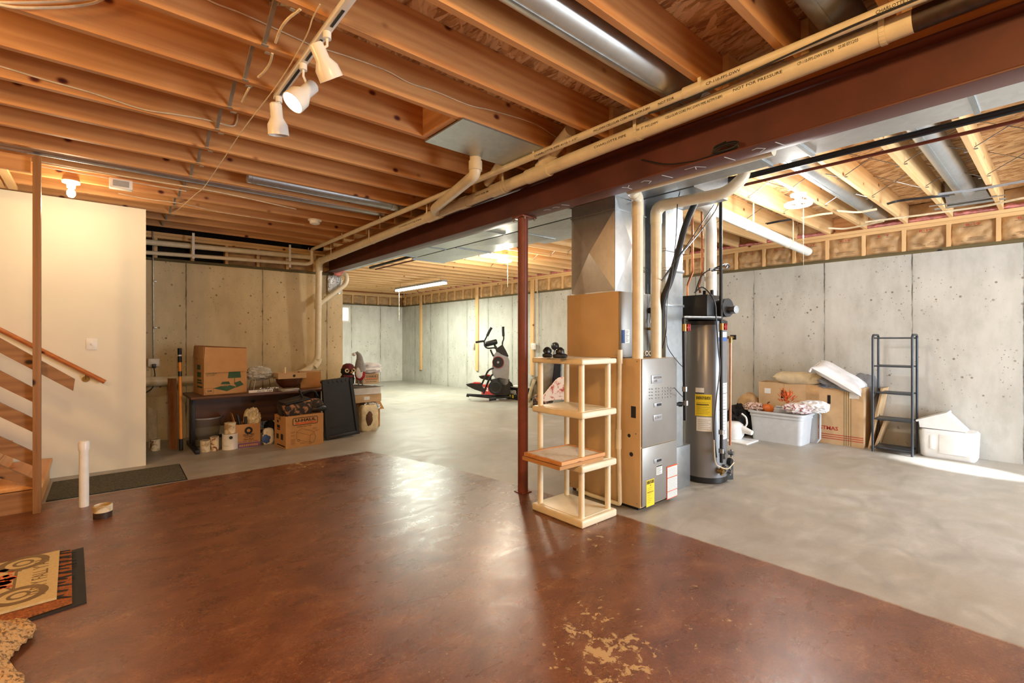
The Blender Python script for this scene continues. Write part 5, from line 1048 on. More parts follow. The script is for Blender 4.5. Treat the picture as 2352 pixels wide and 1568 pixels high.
# camo bag on it
t = thing('camo_bag', 'black and camouflage gear bag slumped on the truck moving box', 'bag', (1.93, 6.3, .394)); c_ = Vector((1.93, 6.33, .394))
m = MB(); m.box(-.20, .13, -.13, .13, 0, .16, .02, 3, Matrix.Translation(c_+Vector((-.03, .0, .005))) @ Euler((R(4), R(-9), R(8))).to_matrix().to_4x4()); m.build('bag_body', 'camo', t)
m = MB(); m.box(-.19, .12, -.12, .12, .158, .185, .012, 3, Matrix.Translation(c_+Vector((-.03, .0, .012))) @ Euler((R(4), R(-9), R(8))).to_matrix().to_4x4()); m.build('bag_top', 'dark_plastic', t)
m = MB(); m.blob(c_+Vector((.14, -.02, .105)), (.13, .10, .075), 2.4, .1, 3, 2, 3); m.build('side_pocket', 'camo', t); m = MB(); m.blob(c_+Vector((.19, -.04, .055)), (.12, .09, .05), 2.4, .1, 3, 4, 3); m.build('side_pocket', 'dark_plastic', t)
m = MB(); m.cyl(c_+Vector((.02, -.03, .18)), c_+Vector((-.03, -.04, .30)), .013, seg=12); m.build('handle', 'dark_plastic', t)
m = MB(); m.curve([c_+Vector((.0, .05, .20)), c_+Vector((.08, .03, .26)), c_+Vector((.17, .02, .27)), c_+Vector((.22, .03, .20))], .012, 8); m.build('strap', 'black_rubber', t)
m = MB(); m.box(-.215, -.20, -.05, .06, .02, .14, .006, 2, Matrix.Translation(c_+Vector((-.03, .0, .005))) @ Euler((R(4), R(-9), R(8))).to_matrix().to_4x4()); m.build('end_panel', 'dark_plastic', t)
# black tote standing on end
lean = math.atan2(.06, .78); t = thing('storage_tote', 'large black plastic tote standing on end beside the truck box', 'tote', (2.262, 6.37, 0), 0, None, (R(-5), R(-4), 0))
m = MB(t); m.prism([(.02, .0, .02), (.43, .0, .02), (.40, .0, .76), (.06, .0, .76)], (0, .14, 0)); m.build('tote_body', 'dark_plastic', t, 20)
m = MB(t); m.box(.0, .45, -.02, -.001, 0, .05, .006); m.prism([(0, -.022, 0), (.035, -.022, 0), (.065, -.022, .77), (.02, -.022, .77)], (0, .022, 0)); m.prism([(.415, -.022, 0), (.45, -.022, 0), (.43, -.022, .77), (.39, -.022, .77)], (0, .022, 0)); m.box(.07, .39, -.012, -.001, .14, .15, .002); m.build('rim', 'dark_plastic', t)
for k in range(6): m = MB(t); m.cyl((.07+k*.058, -.015, .765), (.07+k*.058, .13, .765), .028, seg=14); m.build('rib', 'dark_plastic', t)
# stack behind
sp = Vector((2.86, 6.95, 0))
def stk(label, x, y, z, w, d, h, rz, mat, **kw): return carton(label, (x, y, z), w, d, h, rz, mat, **kw)
b0 = stk('tall brown box with open flap at the bottom of the stack', 2.92, 6.90, 0, .34, .34, .39, R(-4), 'cardboard', open_=True); m = MB(b0); m.prism([(.0, -.002, .39), (.34, -.002, .39), (.38, -.07, .27), (.02, -.07, .27)], (0, .004, 0)); m.build('flap', 'cardboard', b0)
m = MB(b0); m.box(.25, .31, -.0015, 0, .05, .09); m.build('label', 'ink', b0)
b1 = stk('flat brown box with small white label in the stack', 2.72, 6.72, .40, .50, .42, .115, R(3), 'cardboard_pale'); p = tl(b1, .27, 0, .06); m = MB(b1); m.box(.22, .31, -.0015, 0, .035, .085); m.build('shipping_label', 'label_white', b1)
b2 = stk('flat white box on top of the flat brown box', 2.70, 6.74, .517, .50, .40, .10, R(-2), 'paper_white', tape=False)
m = MB(); m.sheet(lambda u, v: (2.62+.62*u, 6.70+.40*v, .632+.02*math.sin(u*5)*v+.012*noise.noise(Vector((u*3, v*3, 0)))-.02*max(0, u-.8)), 20, 12, .004); tag(m.build('wrapping_sheet', 'ink_grey'), 'crumpled dark and white sheet spread over the white box', 'sheet')
bu = stk('small moving box with U-HAUL print under the white pillow bag', 2.98, 6.86, .655, .26, .26, .155, R(2), 'cardboard_pale', tape=False)
m = MB(bu); outline(m, .03, .235, .065, .135, .004, c=.006); m.build('logo_border', 'ink', bu); text('U-HAUL', .17, .03, tl(bu, .135, 0, .11), td(bu, RX), UZ, 'ink', bu, bold=.03); m = MB(bu); m.box(.05, .22, -.0015, 0, .075, .085); m.build('logo_bar', 'ink_orange', bu); text('HOT MUTTON', .18, .018, tl(bu, .13, 0, .035), td(bu, RX), UZ, 'ink', bu) if 0 else text('FOR MOVING', .17, .016, tl(bu, .13, 0, .035), td(bu, RX), UZ, 'ink', bu)
m = MB(); m.blob((3.12, 6.98, .885), (.20, .14, .085), 2.3, .22, 3, 6, 4); tag(m.build('pillow_bag', 'cloth_white'), 'bulging white pillow in plastic on the small moving box', 'pillow')
# gnome
g = Vector((2.90, 6.78, .655)); t = thing('gnome_doll', 'plush gnome with tall curled grey hat, white beard and red body', 'doll', g)
m = MB(); m.blob(g+Vector((0, .0, .17)), (.075, .06, .10), 2.2, .05, 3, 1, 3); m.build('body', 'felt_red', t)
m = MB(); m.tube([g+Vector(q) for q in ((0, 0, .20), (0, 0, .26), (-.005, 0, .33), (-.005, 0, .40), (-.02, 0, .45), (-.045, 0, .475), (-.075, 0, .465))], [.08, .075, .06, .045, .033, .024, .014], 24); m.build('hat', 'knit_grey', t)
m = MB(); m.blob(g+Vector((-.09, 0, .455)), (.026, .026, .026), 2, .25, 6, 3, 3); m.build('pompom', 'cloth_white', t)
m = MB(); m.blob(g+Vector((-.03, -.045, .19)), (.055, .03, .085), 2, .15, 4, 2, 3); m.build('beard', 'cloth_white', t)
for s_ in (-1, 1): m = MB(); m.cyl(g+Vector((.03*s_+.01, 0, .002)), g+Vector((.025*s_, 0, .09)), .012); m.build('leg', 'cloth_grey', t)
# owl
g = Vector((2.72, 6.80, .655)); t = thing('owl_doll', 'black plush bird with maroon hat and big yellow eyes', 'doll', g)
m = MB(); m.blob(g+Vector((0, 0, .09)), (.10, .07, .10), 2.3, .12, 4, 3, 4, flat=.657); m.build('body', 'felt_black', t)
m = MB(); m.blob(g+Vector((-.01, -.01, .215)), (.085, .07, .07), 2.2, .12, 4, 4, 4); m.build('head', 'felt_black', t)
m = MB(); m.lathe([(.092, .0), (.088, .03), (.07, .07), (.03, .09), (0, .09)], g+Vector((0.01, 0, .235)), 24); m.build('hat', 'felt_maroon', t)
m = MB(); m.tube([g+Vector((-.07, -.04, .145)), g+Vector((0, -.075, .14)), g+Vector((.07, -.04, .145))], .02, 12, .03); m.build('scarf', 'felt_maroon', t)
for dx in (-.035, .06): m = MB(); c0 = g+Vector((dx, -.07, .225)); m.cyl(c0, c0+Vector((-.002, -.012, 0)), .030, seg=20); e_ = m.build('eye', 'candle', t); m = MB(); m.cyl(c0+Vector((-.002, -.0121, 0)), c0+Vector((-.003, -.018, 0)), .014, seg=14); m.build('pupil', 'felt_black', e_)
m = MB(); m.blob(g+Vector((.02, -.085, .195)), (.012, .018, .014), 2, 0, 1, 1, 2); m.build('beak', 'orange_plastic', t)
for s_ in (-1, 1): m = MB(); m.blob(g+Vector((.035*s_, -.075, .02)), (.026, .03, .014), 2, .1, 4, 2, 3); m.build('foot', 'candle', t)
# bags in front of the stack
p, h, w_ = fi(843, 991, 932, 44); t = thing('pet_food_bag', 'white and yellow pet food bag with brown dog picture', 'bag', p); c_ = p+VF*.07
m = MB(); m.blob(c_+Vector((0, 0, h*.5)), (w_*.5, .06, h*.52), 6, .06, 3, 2, 4, flat=0); m.build('bag_body', 'bag_cream', t)
m = MB(); m.blob(c_-VF*.055+VX*.03+Vector((0, 0, h*.50)), (.05, .016, .10), 2, .3, 3, 3, 3); m.build('dog_print', 'ink_brown', t)
m = MB(); m.cyl(c_-VF*.075-VX*.07+Vector((0, 0, h*.25)), c_-VF*.062-VX*.07+Vector((0, 0, h*.25)), .045, seg=24); m.build('round_print', 'ink', t); m = MB(); m.blob(c_-VF*.04-VX*.0+Vector((0, 0, h*.5)), (w_*.36, .026, h*.40), 4, .1, 3, 5, 3); m.build('yellow_panel', 'label_yellow', t)
m = MB(); m.blob(p+VF*.22+Vector((-.03, 0, .33)), (.14, .10, .06), 2.4, .3, 4, 8, 4, ridge=True); m.build('bubble_wrap', 'foil', t)
# ================================================================ exercise machine
T0 = 10.55
def E(x, y, dt=0.): return pt(1040+x/6.532, 720+y/6.532, T0+dt)
t = thing('elliptical_trainer', 'silver and black elliptical trainer with red pedals near the far wall', 'exercise machine', (E(560, 1260).x, E(560, 1260).y, 0))
m = MB(); P = [E(*q, -.10) for q in ((650, 575), (735, 615), (830, 655), (852, 720), (846, 900), (832, 1040), (795, 1075), (730, 1060), (640, 980), (590, 900), (585, 840), (600, 720), (612, 620))]; m.prism(P, VF*.22); m.build('side_shroud', 'silver_plastic', t, 50)
m = MB(); P = [E(*q, -.07) for q in ((640, 530), (745, 462), (800, 560), (838, 640), (780, 670), (700, 590), (650, 570))]; m.prism(P, VF*.16); m.build('upper_shroud', 'dark_plastic', t)
dirn = (VF+VX*.75).normalized()
m = MB(); c_ = E(680, 730, -.15); m.cyl(c_, c_+VF*.05, .118, seg=32); m.build('fan_cover', 'dark_plastic', t); m = MB(); m.cyl(c_+VF*.01, c_+VF*.045, .128, seg=32); m.build('red_ring', 'ink_red', t); m = MB(); m.cyl(c_-VF*.02, c_, .025); m.build('hub', 'silver_plastic', t)
m = MB(); c_ = E(640, 1105, -.22); m.cyl(c_, c_+VF*.10, .155, seg=36); m.build('drive_wheel', 'dark_plastic', t); m = MB(); m.lathe([(.10, 0), (.115, -.01), (.13, 0)], c_, 32, VF); m.build('wheel_ring', 'rack_metal', t)
m = MB(); c_ = E(800, 1110, .05); m.cyl(c_, c_+VF*.08, .16, seg=36); m.build('drive_wheel', 'dark_plastic', t)
m = MB(); m.prism([E(*q, -.1) for q in ((560, 1000), (700, 960), (850, 990), (860, 1180), (820, 1230), (640, 1225))], VF*.2); m.build('lower_cover', 'dark_plastic', t)
def tb(nm, mt, pts, r_, dt=0.): m = MB(); m.tube([E(x, y, dt) for x, y in pts], r_, 10, .03); return m.build(nm, mt, t)
tb('handlebar', 'dark_plastic', [(478, 490), (470, 410), (480, 400), (530, 300)], .017, -.2); tb('handle_grip', 'black_rubber', [(515, 335), (552, 255), (582, 208)], .030, -.2); tb('handle_grip', 'black_rubber', [(465, 412), (400, 420), (342, 430)], .024, -.2)
tb('handlebar', 'dark_plastic', [(745, 480), (745, 425), (765, 385), (760, 300)], .017, .15); tb('handle_grip', 'black_rubber', [(760, 340), (755, 260), (755, 195)], .030, .15)
tb('handlebar', 'dark_plastic', [(478, 470), (490, 505), (530, 522), (640, 510), (665, 500)], .018, -.1); tb('grip_bar', 'black_rubber', [(565, 540), (590, 600), (612, 640)], .02, -.12)
m = MB(); c_ = E(575, 440, -.05); m.box(-.14, .14, -.05, .05, -.05, .05, .03, 3, Matrix.Translation(c_) @ Euler((R(30), R(-14), R(-40))).to_matrix().to_4x4()); m.build('console', 'dark_plastic', t); tb('console_bracket', 'dark_plastic', [(600, 400), (640, 500), (640, 530)], .025)
tb('pedal_link', 'dark_plastic', [(615, 815), (550, 838), (520, 870), (470, 985), (420, 1090)], .020, -.25); tb('pedal_link', 'dark_plastic', [(600, 910), (560, 950), (510, 1070), (462, 1200)], .022, -.1)
for (pp, dt) in ((((195, 1062), (300, 1042), (420, 1050), (470, 1150), (455, 1180), (330, 1140), (225, 1090)), -.3), (((388, 942), (480, 925), (580, 935), (575, 1005), (520, 1000), (420, 975)), .12)):
    m = MB(); m.prism([E(*q, dt) for q in pp], VF*.17); pd_ = m.build('pedal', 'dark_plastic', t); xs = sorted(pp); m = MB(); q0, q1 = pp[1], pp[2]; m.prism([E(q0[0]-20, q0[1]+8, dt-.004), E(q1[0]-6, q1[1]+2, dt-.004), E(q1[0]-10, q1[1]-12, dt-.004), E(q0[0]+20, q0[1]-10, dt-.004)], VF*.17); m.build('red_pad', 'red_plastic', pd_)
tb('base_rail', 'black_iron', [(210, 1213), (620, 1235), (860, 1225)], .022, .1); tb('base_rail', 'black_iron', [(215, 1222), (600, 1262), (870, 1250)], .022, -.15)
tb('foot_bar', 'black_rubber', [(545, 1290), (650, 1278)], .03, -.35); tb('foot_bar', 'black_rubber', [(820, 1262), (875, 1258)], .03, .1); tb('foot_bar', 'black_rubber', [(205, 1228), (245, 1235)], .028, 0)
for (u, v, w_, h_, mt, lab, tx) in ((1119, 905, .45, .25, 'red_plastic', 'red box with white lettering lying behind the elliptical trainer', '552'), (1183, 912, .62, .27, 'dark_plastic', 'dark printed box lying behind the red column', 'POWER')):
    q = px(u, v, 6.9); q.z = 0; b_ = thing('product_box', lab, 'box', (q.x, q.y+w_/2, 0), R(-90)); m = MB(b_); m.box(0, w_, 0, .3, 0, h_, .004); m.build('carton', mt, b_); text(tx, w_*.45, h_*.35, tl(b_, w_*.35, 0, h_*.6), td(b_, RX), UZ, 'label_white', b_, bold=.03)
    if mt != 'red_plastic':
        m = MB(b_); m.box(0, w_, .0, .3, h_, h_+.01); m.build('top_panel', 'label_white', b_)
        m = MB(b_); m.box(w_*.18, w_*.28, -.002, 0, .03, .10); m.box(w_*.35, w_*.42, -.002, 0, .03, .10); m.build('icon_print', 'label_yellow', b_)
# golf bag and friends behind the shelves
def GE(x, y, dt=0.): return pt(1040+x/6.532, 720+y/6.532, 9.3+dt)
b0 = GE(1360, 1200); t = thing('golf_bag', 'grey and black golf bag leaning behind the white plastic shelves', 'golf bag', (b0.x, b0.y, 0))
m = MB(); m.tube([Vector((GE(1330, 1330).x, GE(1330, 1330).y, .02)), GE(1380, 1000), GE(1420, 740)], [.14, .15, .15], 20); m.build('bag_body', 'bag_taupe', t)
m = MB(); m.tube([GE(1500, 1250, .1), GE(1510, 1000, .1), GE(1530, 720, .1)], [.14, .16, .14], 20); m.build('black_pocket', 'cloth_grey', t); m = MB(); m.tube([GE(1540, 1200, .0), GE(1550, 740, .0)], [.09, .09], 16); m.build('side_pocket', 'felt_black', t)
m = MB(); m.blob(GE(1420, 560, 0), (.09, .08, .07), 2, .1, 3, 1, 3); m.build('club_cover', 'felt_black', t); m = MB(); m.cyl(GE(1420, 600), GE(1410, 740), .02); m.build('club_shaft', 'steel', t)
m = MB(); m.blob(GE(1535, 490, 0), (.08, .08, .08), 2, .1, 3, 2, 3); m.build('club_cover', 'dark_plastic', t); m = MB(); m.cyl(GE(1535, 540), GE(1500, 740), .02); m.build('club_shaft', 'steel', t)
t = thing('folded_chair', 'folded khaki camp chair on the floor right of the red column', 'chair', (GE(1180, 1380).x, GE(1180, 1380).y, 0))
m = MB(); m.tube([GE(1130, 1330), GE(1180, 1130), GE(1230, 990)], .035, 12); m.build('frame_tube', 'khaki', t); m = MB(); m.tube([GE(1150, 1410), GE(1210, 1330), GE(1290, 1180)], .04, 12); m.build('frame_tube', 'khaki', t)
m = MB(); m.blob(GE(1235, 1110, .1), (.10, .10, .22), 2.4, .25, 3, 4, 3); m.build('seat_cloth', 'bag_taupe', t)
m = MB(); b0 = GE(1350, 1190, -.18); m.blob((b0.x, b0.y, .14), (.2, .14, .14), 2.6, .3, 3, 6, 4, flat=0.0); tag(m.build('canvas_bag', 'camo'), 'tan and black canvas bag slumped at the foot of the golf bag', 'bag')
b0 = GE(1500, 1230, -.5); m = MB(); m.prism([GE(1300, 1330, -.5), GE(1345, 1250, -.5), GE(1460, 1110, -.5), GE(1560, 985, -.5), GE(1620, 955, -.5), GE(1720, 950, -.5), GE(1720, 1300, -.5), GE(1560, 1290, -.5), GE(1400, 1300, -.5)], VF*.12)
bmesh.ops.bevel(m.bm, geom=list(m.bm.edges), offset=.02, segments=2, affect='EDGES'); tag(m.build('printed_blanket', 'poop_print', None, 60), 'white blanket with red print draped behind the white plastic shelves', 'blanket')
# ================================================================ white plastic shelf unit
t = thing('plastic_shelf_unit', 'cream plastic four-tier shelf unit standing beside the furnace', 'shelving', (2.76, 2.475, 0))
x0, x1, y0, y1 = 2.565, 2.955, 2.22, 2.73; tiers = [(0, .055), (.388, .437), (.768, .815), (1.15, 1.19)]
for i, (za, zb) in enumerate(tiers):
    m = MB(); m.box(x0-.004, x1+.004, y0-.004, y1+.004, za, zb, .012, 3); sh = m.build('shelf', 'cream_plastic', t)
    m = MB(); m.box(x0+.03, x1-.03, y0+.03, y1-.03, zb-.001, zb+.003, .002); m.build('tray_panel', 'cream_plastic', sh)
    if i < 3:
        for x in (x0+.045, x1-.045):
            for y in (y0+.045, y1-.045): m = MB(); m.cyl((x, y, zb), (x, y, tiers[i+1][0]), .0215, seg=24); m.build('post', 'cream_plastic', t)
qs = [(1203.5, 1038), (1306, 1019), (1390, 1038), (1290, 1062)]
for i, (z, lab) in enumerate(((.441, 'lower of two framed air filters on the white shelf'), (.471, 'upper of two framed air filters on the white shelf'))):
    P = [pz(u-(4 if i == 0 else 0), v, .497) for u, v in qs]; cen = sum(P, Vector())/4; f_ = thing('air_filter', lab, 'filter', (cen.x, cen.y, z), 0, 'air filters')
    for k in range(4):
        a, b = P[k], P[(k+1) % 4]; n_ = (cen-(a+b)/2).normalized()*.018; a = Vector((a.x, a.y, z+.013)); b = Vector((b.x, b.y, z+.013)); n_.z = 0; dd_ = (b-a).normalized()*.0185; m = MB(); m.beam(a+n_*.5+dd_*(k % 2), b+n_*.5-dd_*(k % 2), .018, .025); m.build('frame', 'joist_pine_x' if i else 'cardboard', f_)
    m = MB(); Q = [cen+(p-cen)*.93 for p in P]; m.prism([(q.x, q.y, z+.012) for q in Q], (0, 0, .008)); m.build('filter_media', 'filter_white', f_)
def TE(u, v, tt=3.6): return pt(u, v, tt)
t = thing('shoe_pair', 'pair of small black straps-and-sole shoes on the top shelf', 'shoes', (TE(1285, 817).x, TE(1285, 817).y, 1.194))
for i, (u0, u1, tt, zz) in enumerate(((1270, 1303, 3.45, 1.195), (1246, 1268, 3.58, 1.195))):
    a = pt((u0+u1)/2, 812, tt); w_ = (u1-u0)/2*tt/1099; m = MB(); m.blob((a.x, a.y, zz+.017), (w_, .045, .0165), 4, .05, 2, i, 3, M4=Euler((0, 0, -.7)).to_matrix().to_4x4()); s_ = m.build('sole', 'black_rubber', t)
    m = MB(); m.blob((a.x, a.y, zz+.045), (w_*.6, .035, .03), 2.2, .2, 3, i+3, 3, M4=Euler((0, 0, -.7)).to_matrix().to_4x4()); m.build('upper', 'dark_plastic', t)
    m = MB(); c0 = Vector((a.x, a.y, zz+.065)); m.tube([c0+VX*.018*math.cos(q*.52)+Vector((0, 0, .017*math.sin(q*.52)-.01)) for q in range(13)], .009, 8); m.build('strap', 'felt_black', t)
# ================================================================ right wall storage
def rod(m, a, b, r_=.011): m.cyl(a, b, r_, seg=12)
t = thing('wire_shelf_rack', 'empty black metal four-shelf rack against the right concrete wall', 'rack', (7.1, 1.32, 0))
RXs, RYs = (6.96, 7.22), (1.14, 1.505)
for y in RYs:
    m = MB(); m.tube([(RXs[0], y, 0), (RXs[0], y, 1.36), (RXs[0]+.03, y, 1.382), (RXs[1]-.03, y, 1.382), (RXs[1], y, 1.36), (RXs[1], y, 0)], .0125, 14, .03); m.build('side_frame', 'rack_metal', t)
for z in (.055, .39, .70, 1.015):
    m = MB(); m.box(RXs[0], RXs[1], RYs[0]+.013, RYs[1]-.013, z-.006, z+.006, .002); rod(m, (RXs[0], RYs[0], z), (RXs[0], RYs[1], z), .009); rod(m, (RXs[1], RYs[0], z), (RXs[1], RYs[1], z), .009); m.build('shelf', 'rack_metal', t)
m = MB(); rod(m, (RXs[0], RYs[0], 1.345), (RXs[0], RYs[1], 1.345), .009); rod(m, (RXs[1], RYs[0], 1.345), (RXs[1], RYs[1], 1.345), .009); m.build('top_bar', 'rack_metal', t)
for y in RYs:
    for z in (.10, .43, .74, 1.05, 1.28):
        m = MB(); rod(m, (RXs[0]-.018, y, z), (RXs[0]+.018, y, z), .0045); m.build('bolt', 'black_iron', t)
# big carton lying along the wall
bx = carton('long Christmas tree carton with green and red stripes behind the tote', (7.05, 2.84, 0), 1.225, .28, .735, R(-90), 'cardboard_pale', open_=True)
fq = lambda x, z: tl(bx, x, -.0002, z); cx = lambda u, v: (2.84-px(u, v, 7.05).y, px(u, v, 7.05).z)
x, z = cx(1885, 980); xa, xb = cx(1852, 980)[0], cx(1925, 980)[0]; text('CHRISTMAS', xb-xa, .048, fq((xa+xb)/2, z), td(bx, RX), UZ, 'ink_red', bx, bold=.02)
m = MB(bx)
for k in range(3): m.box(.45, 1.222, -.0015, 0, .065+k*.026, .073+k*.026)
m.build('red_stripe', 'ink_red', bx); m = MB(bx)
for k in range(4): x_ = 1.02+k*.024; m.box(x_, x_+.004, -.0017, 0, .002, .733)
m.build('green_stripe', 'ink_green', bx)
for (u, v) in ((1797, 905), (1904, 917)): x, z = cx(u, v); m = MB(bx); m.box(x-.018, x+.018, -.0018, .004, z-.055, z+.055, .001); m.build('hand_hole', 'dark_void', bx)
m = MB(bx); m.box(.33, .335, -.0018, 0, .60, .735); m.box(.60, .75, -.001, 0, .0, .735); m.build('tape', 'kraft', bx)
for (u, v, w_) in ((1763, 897, .04), (1962, 909, .05)): x, z = cx(u, v); m = MB(bx); m.box(x-w_, x+w_, -.0022, 0, z-.035, z+.035, 0, M4=None); m.build('sticker', 'label_white', bx)
m = MB(bx); m.box(.02, 1.2, .02, .26, .60, .70, .01); m.build('carton_contents', 'cloth_grey', bx)
t = thing('folded_carton', 'flattened cardboard leaning between the striped carton and black rack', 'box', (7.2, 1.55, 0)); m = MB(); m.prism([(7.10, 1.585, 0), (7.42, 1.585, 0), (7.42, 1.46, .74), (7.12, 1.46, .74)], (0, -.02, 0)); m.build('panel', 'cardboard_pale', t); m = MB(); m.prism([(7.15, 1.54, 0), (7.42, 1.54, 0), (7.42, 1.44, .35), (7.16, 1.44, .35)], (0, -.02, 0)); m.build('panel', 'cardboard_pale', t)
def PM(u, v, x, rx=0, ry=0, rz=0): return Matrix.Translation(px(u, v, x)) @ Euler((R(rx), R(ry), R(rz))).to_matrix().to_4x4()
m = MB(); m.pillow(.32, .62, .17, PM(1838, 869, 7.16, 0, 4, 3)); tag(m.build('cushion', 'cloth_beige'), 'plump beige cushion lying on the left end of the striped carton', 'cushion')
t = thing('cushion', 'white tasselled cushion tipped over the right end of the striped carton', 'cushion', px(1930, 870, 7.12)); M4_ = PM(1930, 866, 7.12, 33, -12, 0); m = MB(); m.pillow(.42, .62, .13, M4_, seed=3); m.build('cover', 'cloth_white', t)
m = MB()
for k in range(6): q = M4_ @ Vector((-.2+.07*k, .30, -.01)); m.cyl(q, q+Vector((0, .02, -.045)), .009, .014, seg=8)
m.build('tassel', 'cloth_white', t)
m = MB(); m.pillow(.34, .44, .10, PM(1925, 884, 7.17, 18, 0, 8), seed=9); tag(m.build('cushion', 'cloth_grey'), 'flat grey cushion squashed under the white tasselled one', 'cushion')
m = MB(); m.blob(px(1910, 886, 7.12), (.10, .17, .03), 2.2, .3, 4, 4, 4, ridge=True); tag(m.build('folded_cloth', 'cloth_blue'), 'pale blue cloth bunched on the edge of the striped carton', 'cloth')
m = MB(); m.pillow(.06, .30, .30, PM(1986, 888, 7.32, 10, 0, 0), seed=4); tag(m.build('grey_basket', 'cloth_grey'), 'grey ribbed item standing between cushion and black rack', 'basket')
# tote with decorations
TX0, TX1, TY0, TY1, TH = 6.56, 6.98, 2.12, 2.78, .385
t = thing('storage_tote', 'open light grey plastic tote full of decorations', 'tote', (6.77, 2.45, 0)); m = MB(); k = .035
def rr4(x0, x1, y0, y1, r_, z, n_=5):
    P = []
    for (cx_, cy_, a0) in ((x1-r_, y1-r_, 0), (x0+r_, y1-r_, 90), (x0+r_, y0+r_, 180), (x1-r_, y0+r_, 270)):
        for j in range(n_+1): a_ = R(a0+90*j/n_); P.append(Vector((cx_+r_*math.cos(a_), cy_+r_*math.sin(a_), z)))
    return P
def loft(m, loops, cap0=True, cap1=True):
    vs = [[m.bm.verts.new(p) for p in L] for L in loops]
    for a, b in zip(vs, vs[1:]):
        for i in range(len(a)): j = (i+1) % len(a); m.bm.faces.new((a[i], a[j], b[j], b[i]))
    if cap0: m.bm.faces.new(vs[0][::-1])
    if cap1: m.bm.faces.new(vs[-1])
    m._fin([v for q in vs for v in q])
loft(m, [rr4(TX0+k, TX1-k, TY0+k, TY1-k, .05, 0), rr4(TX0+.012, TX1-.012, TY0+.012, TY1-.012, .06, TH-.07), rr4(TX0+.004, TX1-.004, TY0+.004, TY1-.004, .06, TH-.065), rr4(TX0+.004, TX1-.004, TY0+.004, TY1-.004, .06, TH), rr4(TX0+.02, TX1-.02, TY0+.02, TY1-.02, .055, TH), rr4(TX0+k+.015, TX1-k-.015, TY0+k+.015, TY1-k-.015, .045, .02)]); m.build('tub', 'tote_plastic', t)
m = MB(); loft(m, [rr4(TX0-.012, TX1+.012, TY0-.012, TY1+.012, .065, TH-.02), rr4(TX0-.012, TX1+.012, TY0-.012, TY1+.012, .065, TH+.004), rr4(TX0+.006, TX1-.006, TY0+.006, TY1-.006, .06, TH+.005), rr4(TX0+.005, TX1-.005, TY0+.005, TY1-.005, .06, TH-.02)], False, False)
m.build('rim', 'tote_plastic', t)
t = thing('grey_plastic_cover', 'grey tote lid standing between the tote and the striped carton', 'lid', (7.0, 2.1, 0)); m = MB(); m.prism([(6.985, 2.09, 0), (6.985, 2.60, 0), (7.03, 2.62, .40), (7.03, 2.10, .40)], (.012, 0, 0)); m.build('panel', 'tote_plastic', t); m = MB(); m.tube([(6.98, 2.09, .015), (6.98, 2.06, .06), (7.02, 2.07, .36), (7.03, 2.12, .41), (7.03, 2.6, .41)], .012, 8); m.build('lid_edge', 'tote_plastic', t)
c_ = px(1762, 938, 6.72); t = thing('pumpkin', 'orange pumpkin ornament in the grey tote', 'pumpkin', c_); m = MB()
g = bmesh.ops.create_uvsphere(m.bm, u_segments=40, v_segments=20, radius=1)['verts']
for v in g: a_ = math.atan2(v.co.y, v.co.x); q = 1-.09*abs(math.sin(a_*4)); v.co = Vector((v.co.x*.085*q, v.co.y*.085*q, v.co.z*.065))+c_
m._fin(g); m.build('pumpkin_body', 'pumpkin', t); m = MB(); m.tube([c_+Vector((0, 0, .055)), c_+Vector((.005, -.01, .08)), c_+Vector((.0, -.03, .09))], .008, 8); m.build('stem', 'ink_brown', t)
c_ = px(1806, 925, 6.74); t = thing('leaf_bouquet', 'bunch of orange autumn leaves and sprigs in the grey tote', 'decoration', c_); random.seed(5); m = MB()
for k in range(60):
    a_, e_ = random.uniform(0, 6.28), random.uniform(.1, 1.5); d_ = Vector((math.cos(a_)*math.cos(e_), math.sin(a_)*math.cos(e_), math.sin(e_))); p_ = c_+d_*random.uniform(.04, .12); sd = d_.cross(Vector((0, 0, 1))).normalized()*.016; tp = d_*.05+Vector((0, 0, .01))
    m.prism([p_, p_+tp*.5+sd, p_+tp, p_+tp*.5-sd], d_.cross(sd).normalized()*.002)
m.build('leaves', 'leaf_orange', t); m = MB()
for k in range(9): a_ = random.uniform(-1, 1); m.tube([c_, c_+Vector((.03*a_, .05*a_, .1)), c_+Vector((.03*a_, .09*a_+.01, .17+.03*random.random()))], .003, 6)
m.build('sprigs', 'pumpkin', t)
for (u, v, x, rad, mt, lab, sd_) in ((1733, 934, 6.70, (.10, .13, .055), 'leopard', 'red and cream printed cloth bunched at the left of the tote', 1), (1832, 938, 6.66, (.12, .16, .06), 'floral_white', 'white cloth with small print spilling over the tote rim', 2), (1868, 934, 6.78, (.15, .16, .075), 'cloth_white', 'plain white cloth heaped at the right of the tote', 3)):
    m = MB(); m.blob(px(u, v, x), rad, 2.4, .28, 2.6, sd_, 4, ridge=True); tag(m.build('bunched_cloth', mt), lab, 'cloth')
m = MB(); m.blob((6.77, 2.45, .30), (.16, .26, .06), 3, .2, 3, 3, 4); tag(m.build('tote_filling', 'cloth_grey'), 'grey fabric lying deep inside the open tote', 'cloth')
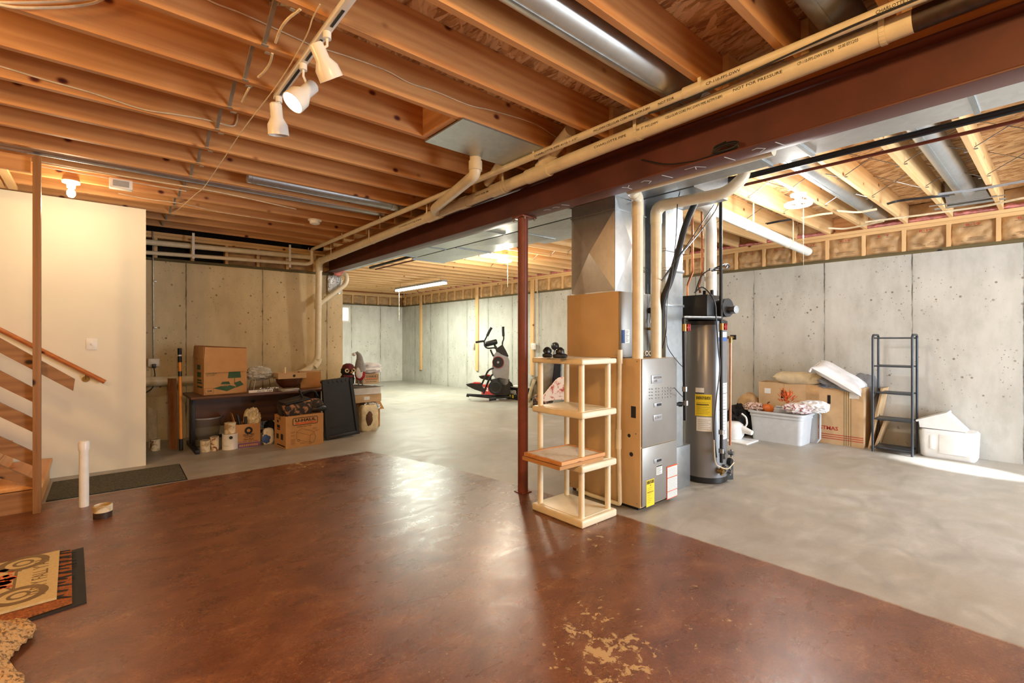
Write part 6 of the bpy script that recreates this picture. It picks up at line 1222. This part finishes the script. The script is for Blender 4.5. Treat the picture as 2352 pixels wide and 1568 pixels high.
# odds and ends left of the tote
t = thing('white_kettle', 'white plastic watering can with curved handle beside the grey tote', 'watering can', (6.35, 2.95, 0)); c_ = px(1686, 975, 6.35)
m = MB(); m.lathe([(0, 0), (.09, 0), (.12, .05), (.13, .12), (.11, .19), (.07, .22), (0, .22)], (c_.x, c_.y, .022), 28); m.build('body', 'white_plastic', t)
m = MB(); m.tube([(c_.x, c_.y-.09, .15), (c_.x, c_.y-.17, .22), (c_.x, c_.y-.16, .32), (c_.x, c_.y-.10, .36)], .011, 10, .04); m.build('handle', 'white_plastic', t); m = MB(); m.cyl((c_.x, c_.y-.10, .16), (c_.x-.02, c_.y-.24, .13), .05, .03); m.build('spout', 'white_plastic', t)
m = MB(); m.box(c_.x-.2, c_.x+.15, c_.y-.25, c_.y+.2, 0, .02, .004); tag(m.build('white_tray', 'white_plastic'), 'flat white board on the floor under the watering can', 'tray')
m = MB(); q = px(1698, 945, 6.75); m.blob((q.x, q.y, .20), (.16, .16, .20), 2.2, .4, 3, 9, 4, ridge=True, flat=0.0); tag(m.build('dark_bundle', 'felt_black'), 'dark crumpled bundle behind the white watering can', 'bag')
m = MB(); q = px(1722, 930, 7.15); m.blob((q.x, q.y, .27), (.14, .15, .27), 3, .2, 2, 3, 4, flat=0.0); tag(m.build('paper_sack', 'kraft'), 'tan paper sack standing left of the striped carton', 'bag')
# white bin at the end
t = thing('white_bin', 'white plastic storage bin lying near the right wall corner', 'bin', (7.25, .87, 0)); m = MB(); loft(m, [rr4(7.115, 7.39, .645, 1.085, .05, .0), rr4(7.10, 7.405, .63, 1.10, .06, .02), rr4(7.09, 7.41, .62, 1.11, .06, .29), rr4(7.11, 7.39, .64, 1.09, .05, .315)]); m.build('tub', 'white_plastic', t)
m = MB(); m.box(7.085, 7.10, .97, 1.01, .10, .25, .006); m.build('handle', 'white_plastic', t)
m = MB(); m.box(7.087, 7.095, .70, .93, .06, .27, .004); m.build('side_panel', 'white_plastic', t)
t = thing('bin_lid', 'white plastic lid tented on top of the white storage bin', 'lid', (7.25, .95, .316)); m = MB(); P = [(7.12, 1.10, .325), (7.12, .71, .318), (7.12, .87, .50), (7.12, 1.11, .40)]; m.prism(P, (.26, 0, 0)); m.build('lid_panel', 'white_plastic', t); m = MB(); m.beam((7.25, 1.13, .395), (7.25, .865, .508), .30, .02); m.build('lid_rim', 'white_plastic', t)
